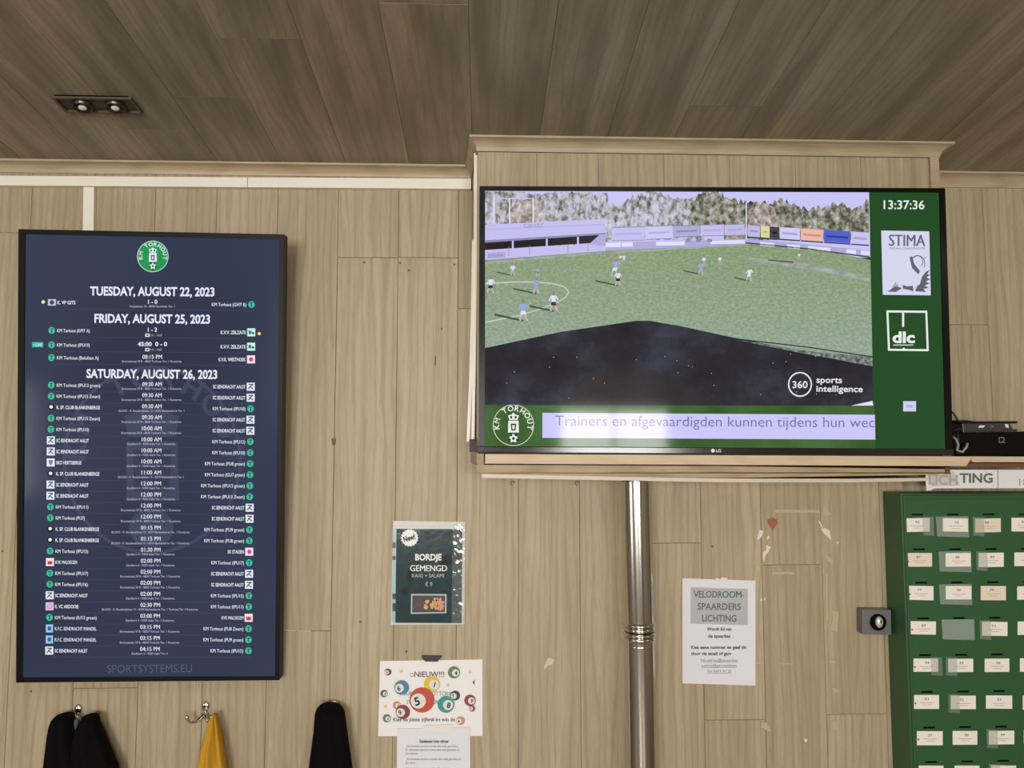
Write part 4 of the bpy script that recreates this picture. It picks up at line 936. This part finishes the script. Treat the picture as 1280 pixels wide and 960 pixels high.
scrap('tape_scrap', [(955, 747), (956.6, 747), (956.8, 750.5), (955, 750.5)], 'slightly taller pale tape fleck just right of the tiny one beside the notice heading', SCR)
scrap('tape_residue', [(944.8, 828), (955, 828.5), (955, 830), (944.8, 829.6)], 'short residue dash right of the notice foot', RES)
scrap('tape_residue', [(975, 829), (992, 829), (992, 830.3), (975, 830.2)], 'thin residue dash between notice and key switch', RES)
scrap('tape_residue', [(1037, 826), (1044, 826.5), (1044, 829.5), (1037, 829)], 'small residue spot below the key switch to its left', RES)
scrap('tape_residue', [(1040, 860), (1049, 862), (1050, 865), (1041, 866)], 'residue smudge below the bare wall middle', RES)
scrap('tape_residue', [(1038, 901), (1044, 902), (1049, 913), (1042, 912)], 'lowest residue smudge beside the green cabinet', RES)
scrap('tape_residue', [(951, 903), (958, 903), (964, 914), (960, 914), (952, 909)], 'residue smudge at the foot of the bare wall', RES)
scrap('tape_scrap', [(1005, 923), (1010, 924), (1008, 928), (1005, 926)], 'low pale tape fleck above the bottom of the photo', SCR)
scrap('tape_scrap', [(685, 822), (693, 824), (691, 830), (685, 832), (680, 837), (680.5, 832)], 'cream torn paper scrap on the wall left of the steel pipe', mat('cream_scrap', (206, 192, 164), .5))
scrap('tape_residue', [(353, 787.6), (389, 788.2), (389, 789.6), (353, 789.0)], 'pale level scratch line beside the portrait screen', RES)
MK = mat('wall_mark_brown', (112, 90, 60), .7)
scrap('wall_mark', [(414, 549), (417, 547), (420, 549), (419, 556), (415.5, 557)], 'brown smudge mark between portrait screen and television', MK, cat='mark')
for x, y, lab in ((455, 328, 'upper left screw hole between the two screens'), (500, 328.5, 'screw hole beside the plank seam, upper row'), (511, 338, 'screw hole slightly below the upper row'), (568, 330.5, 'screw hole close to the bulkhead shadow'), (552, 411, 'faint dent mark left of the television'),
               (450.5, 777.5, 'dot mark left of the menu poster foot'), (508, 814.5, 'dot mark above the lottery poster'), (890.5, 683, 'dark screw hole above the VELODROOM notice'), (38.5, 864, 'screw hole under the portrait screen corner'), (3, 689, 'screw hole left of the portrait screen')):
    f = Flat(flatplane(.0008)); mb = MB(); tslab(mb, [(x+1.5*_m.cos(k*_m.pi/4), y+1.5*_m.sin(k*_m.pi/4)) for k in range(8)], 0, .0005, flatplane(.0008))
    tag(mb.build('screw_hole', MK), lab, 'hole')
mb = MB(); mb.slab([(543.5, 445), (545, 445), (544.8, 457), (543.3, 457)], .0008, .0014); tag(mb.build('wall_scratch', MK), 'short upright dark scratch left of the television', 'scratch')
for x, y in ((640.5, 604), (721, 604)):
    mb = MB(); mb.tube([P(x, y, .02)+Vector((_m.cos(a)*.005, 0, _m.sin(a)*.006)) for a in [i*.7 for i in range(8)]], .0009, 6)
    tag(mb.build('screw_eye', BK), ('left' if x < 700 else 'right')+' tiny dark screw eye in the wall under the shelf', 'screw eye')

# ------------------------------------------------------------------ hooks
def hook(px, py, label, arms=('l', 'r')):
    c = P(px, py, .006); e = empty('coat_hook', (c.x, 0, c.z-.03), label, 'hook', 'chrome coat hooks along the wall')
    m = MB(); m.ball((c.x, -.004, c.z), .0115, sc=(.95, .45, 1.15)); m.ball((c.x, -.004, c.z-.021), .009, sc=(.8, .5, 1.7)); m.build('back_plate', CHROME, e, smooth=True)
    m = MB(); m.ball((c.x, -.0098, c.z+.001), .0035, sc=(1, .5, 1)); m.build('screw', mat('dark_screw', (60, 56, 52), .3, .8), e, smooth=True)
    for s in arms:
        k = -1 if s == 'l' else 1
        m = MB(); pts = [(c.x, -.006, c.z-.014), (c.x+k*.006, -.016, c.z-.026), (c.x+k*.014, -.03, c.z-.032), (c.x+k*.024, -.042, c.z-.030), (c.x+k*.031, -.048, c.z-.022), (c.x+k*.033, -.05, c.z-.014)]
        m.tube(pts, [.0055, .0048, .0042, .004, .004, .0045], 12); m.ball(pts[-1], .0062); m.build('arm', CHROME, e, smooth=True)
    return e
hook(97, 887, 'chrome double coat hook holding the leftmost black coat')
hook(256.5, 883, 'chrome double coat hook with free left arm beside the yellow cloth')
hook(418, 881, 'chrome coat hook peeping over the narrow black garment')
# ------------------------------------------------------------------ garments
def cloth(rows, D, depth, nseg=40, folds=7, famp=.10, seed=1, top=True):
    """closed hanging bundle; rows: (py, left px, right px)"""
    m = MB(); rr_ = random.Random(seed); ph = [rr_.uniform(0, 6.28) for _ in range(4)]; N = 6; R = []
    for (a, b) in zip(rows, rows[1:]):
        for i in range(N): t = i/N; R.append(tuple(a[q]+(b[q]-a[q])*t for q in range(3)))
    R.append(rows[-1]); n0 = nseg
    for i, (py, xl, xr_) in enumerate(R):
        c = P((xl+xr_)/2, py, D); hw = (P(xr_, py, D)-P(xl, py, D)).x/2; v = i/(len(R)-1)
        dd = depth*min(1, .35+hw/.05)*(.6+.4*min(1, v*4))
        for k in range(nseg):
            a = 2*math.pi*k/nseg
            fo = 1+famp*min(1, v*3)*(math.sin(folds*a+ph[0]+v*2)+.5*math.sin((folds*2-1)*a+ph[1]-v*3))
            y = -D+dd*math.sin(a)*fo*.5; y = min(y, -.006)
            m.v.append(Vector((c.x+hw*math.cos(a)*(1+.02*math.sin(3*a+ph[2])), y, c.z)))
    for i in range(len(R)-1):
        for k in range(nseg): m.f.append((i*nseg+k, i*nseg+(k+1) % nseg, (i+1)*nseg+(k+1) % nseg, (i+1)*nseg+k)); m.m.append(0)
    m.f.append(tuple(range(nseg))); m.m.append(0); m.f.append(tuple(range((len(R)-1)*nseg, len(R)*nseg))[::-1]); m.m.append(0)
    return m
BLKF = mat('black_fabric', (11, 10, 12), .95, spec=.1, bump=(300, .3)); YEL = mat('mustard_fabric', (188, 140, 22), .85, bump=(260, .2))
e = empty('black_coat', P(100, 1150, .05), 'black coat draped over both arms of the leftmost hook', 'coat')
cloth([(893.2, 76, 84), (894.2, 70.5, 89), (898, 67, 90.5), (905, 64.5, 91), (925, 61, 96), (960, 56, 104), (1150, 40, 112)], .055, .09, seed=2).build('left_side', BLKF, e, smooth=True)
cloth([(894.2, 108, 117), (895.2, 104, 120), (899, 101.5, 121.8), (905, 99, 122.5), (925, 93, 131), (960, 88, 147), (1150, 70, 176)], .058, .09, seed=5).build('right_side', BLKF, e, smooth=True)
cloth([(899, 93, 98), (905, 91.5, 98.5), (919, 91, 95), (930, 90, 100), (1100, 90, 100)], .045, .03, seed=6, folds=3).build('lining', mat('grey_lining', (70, 74, 76), .7), e, smooth=True)
e = cloth([(892, 266.5, 269.5), (895, 264.5, 271), (902, 261.5, 272.5), (915, 257.5, 275), (935, 251.5, 279), (960, 246.5, 283), (1080, 232, 292)], .05, .075, folds=6, famp=.22, seed=9).build('yellow_cloth', YEL, smooth=True)
tag(e, 'mustard yellow cloth hanging in folds from the middle hook', 'cloth')
e = cloth([(880.2, 403, 409), (881.4, 400, 417), (885, 396.5, 426), (890, 394.8, 430.6), (893, 394.2, 431.5), (915, 392.5, 434.5), (960, 386.5, 441), (1150, 372, 456)], .055, .09, folds=5, famp=.07, seed=12).build('black_garment', BLKF, smooth=True)
tag(e, 'narrow black garment hanging from the rightmost hook, right of the yellow cloth', 'coat')
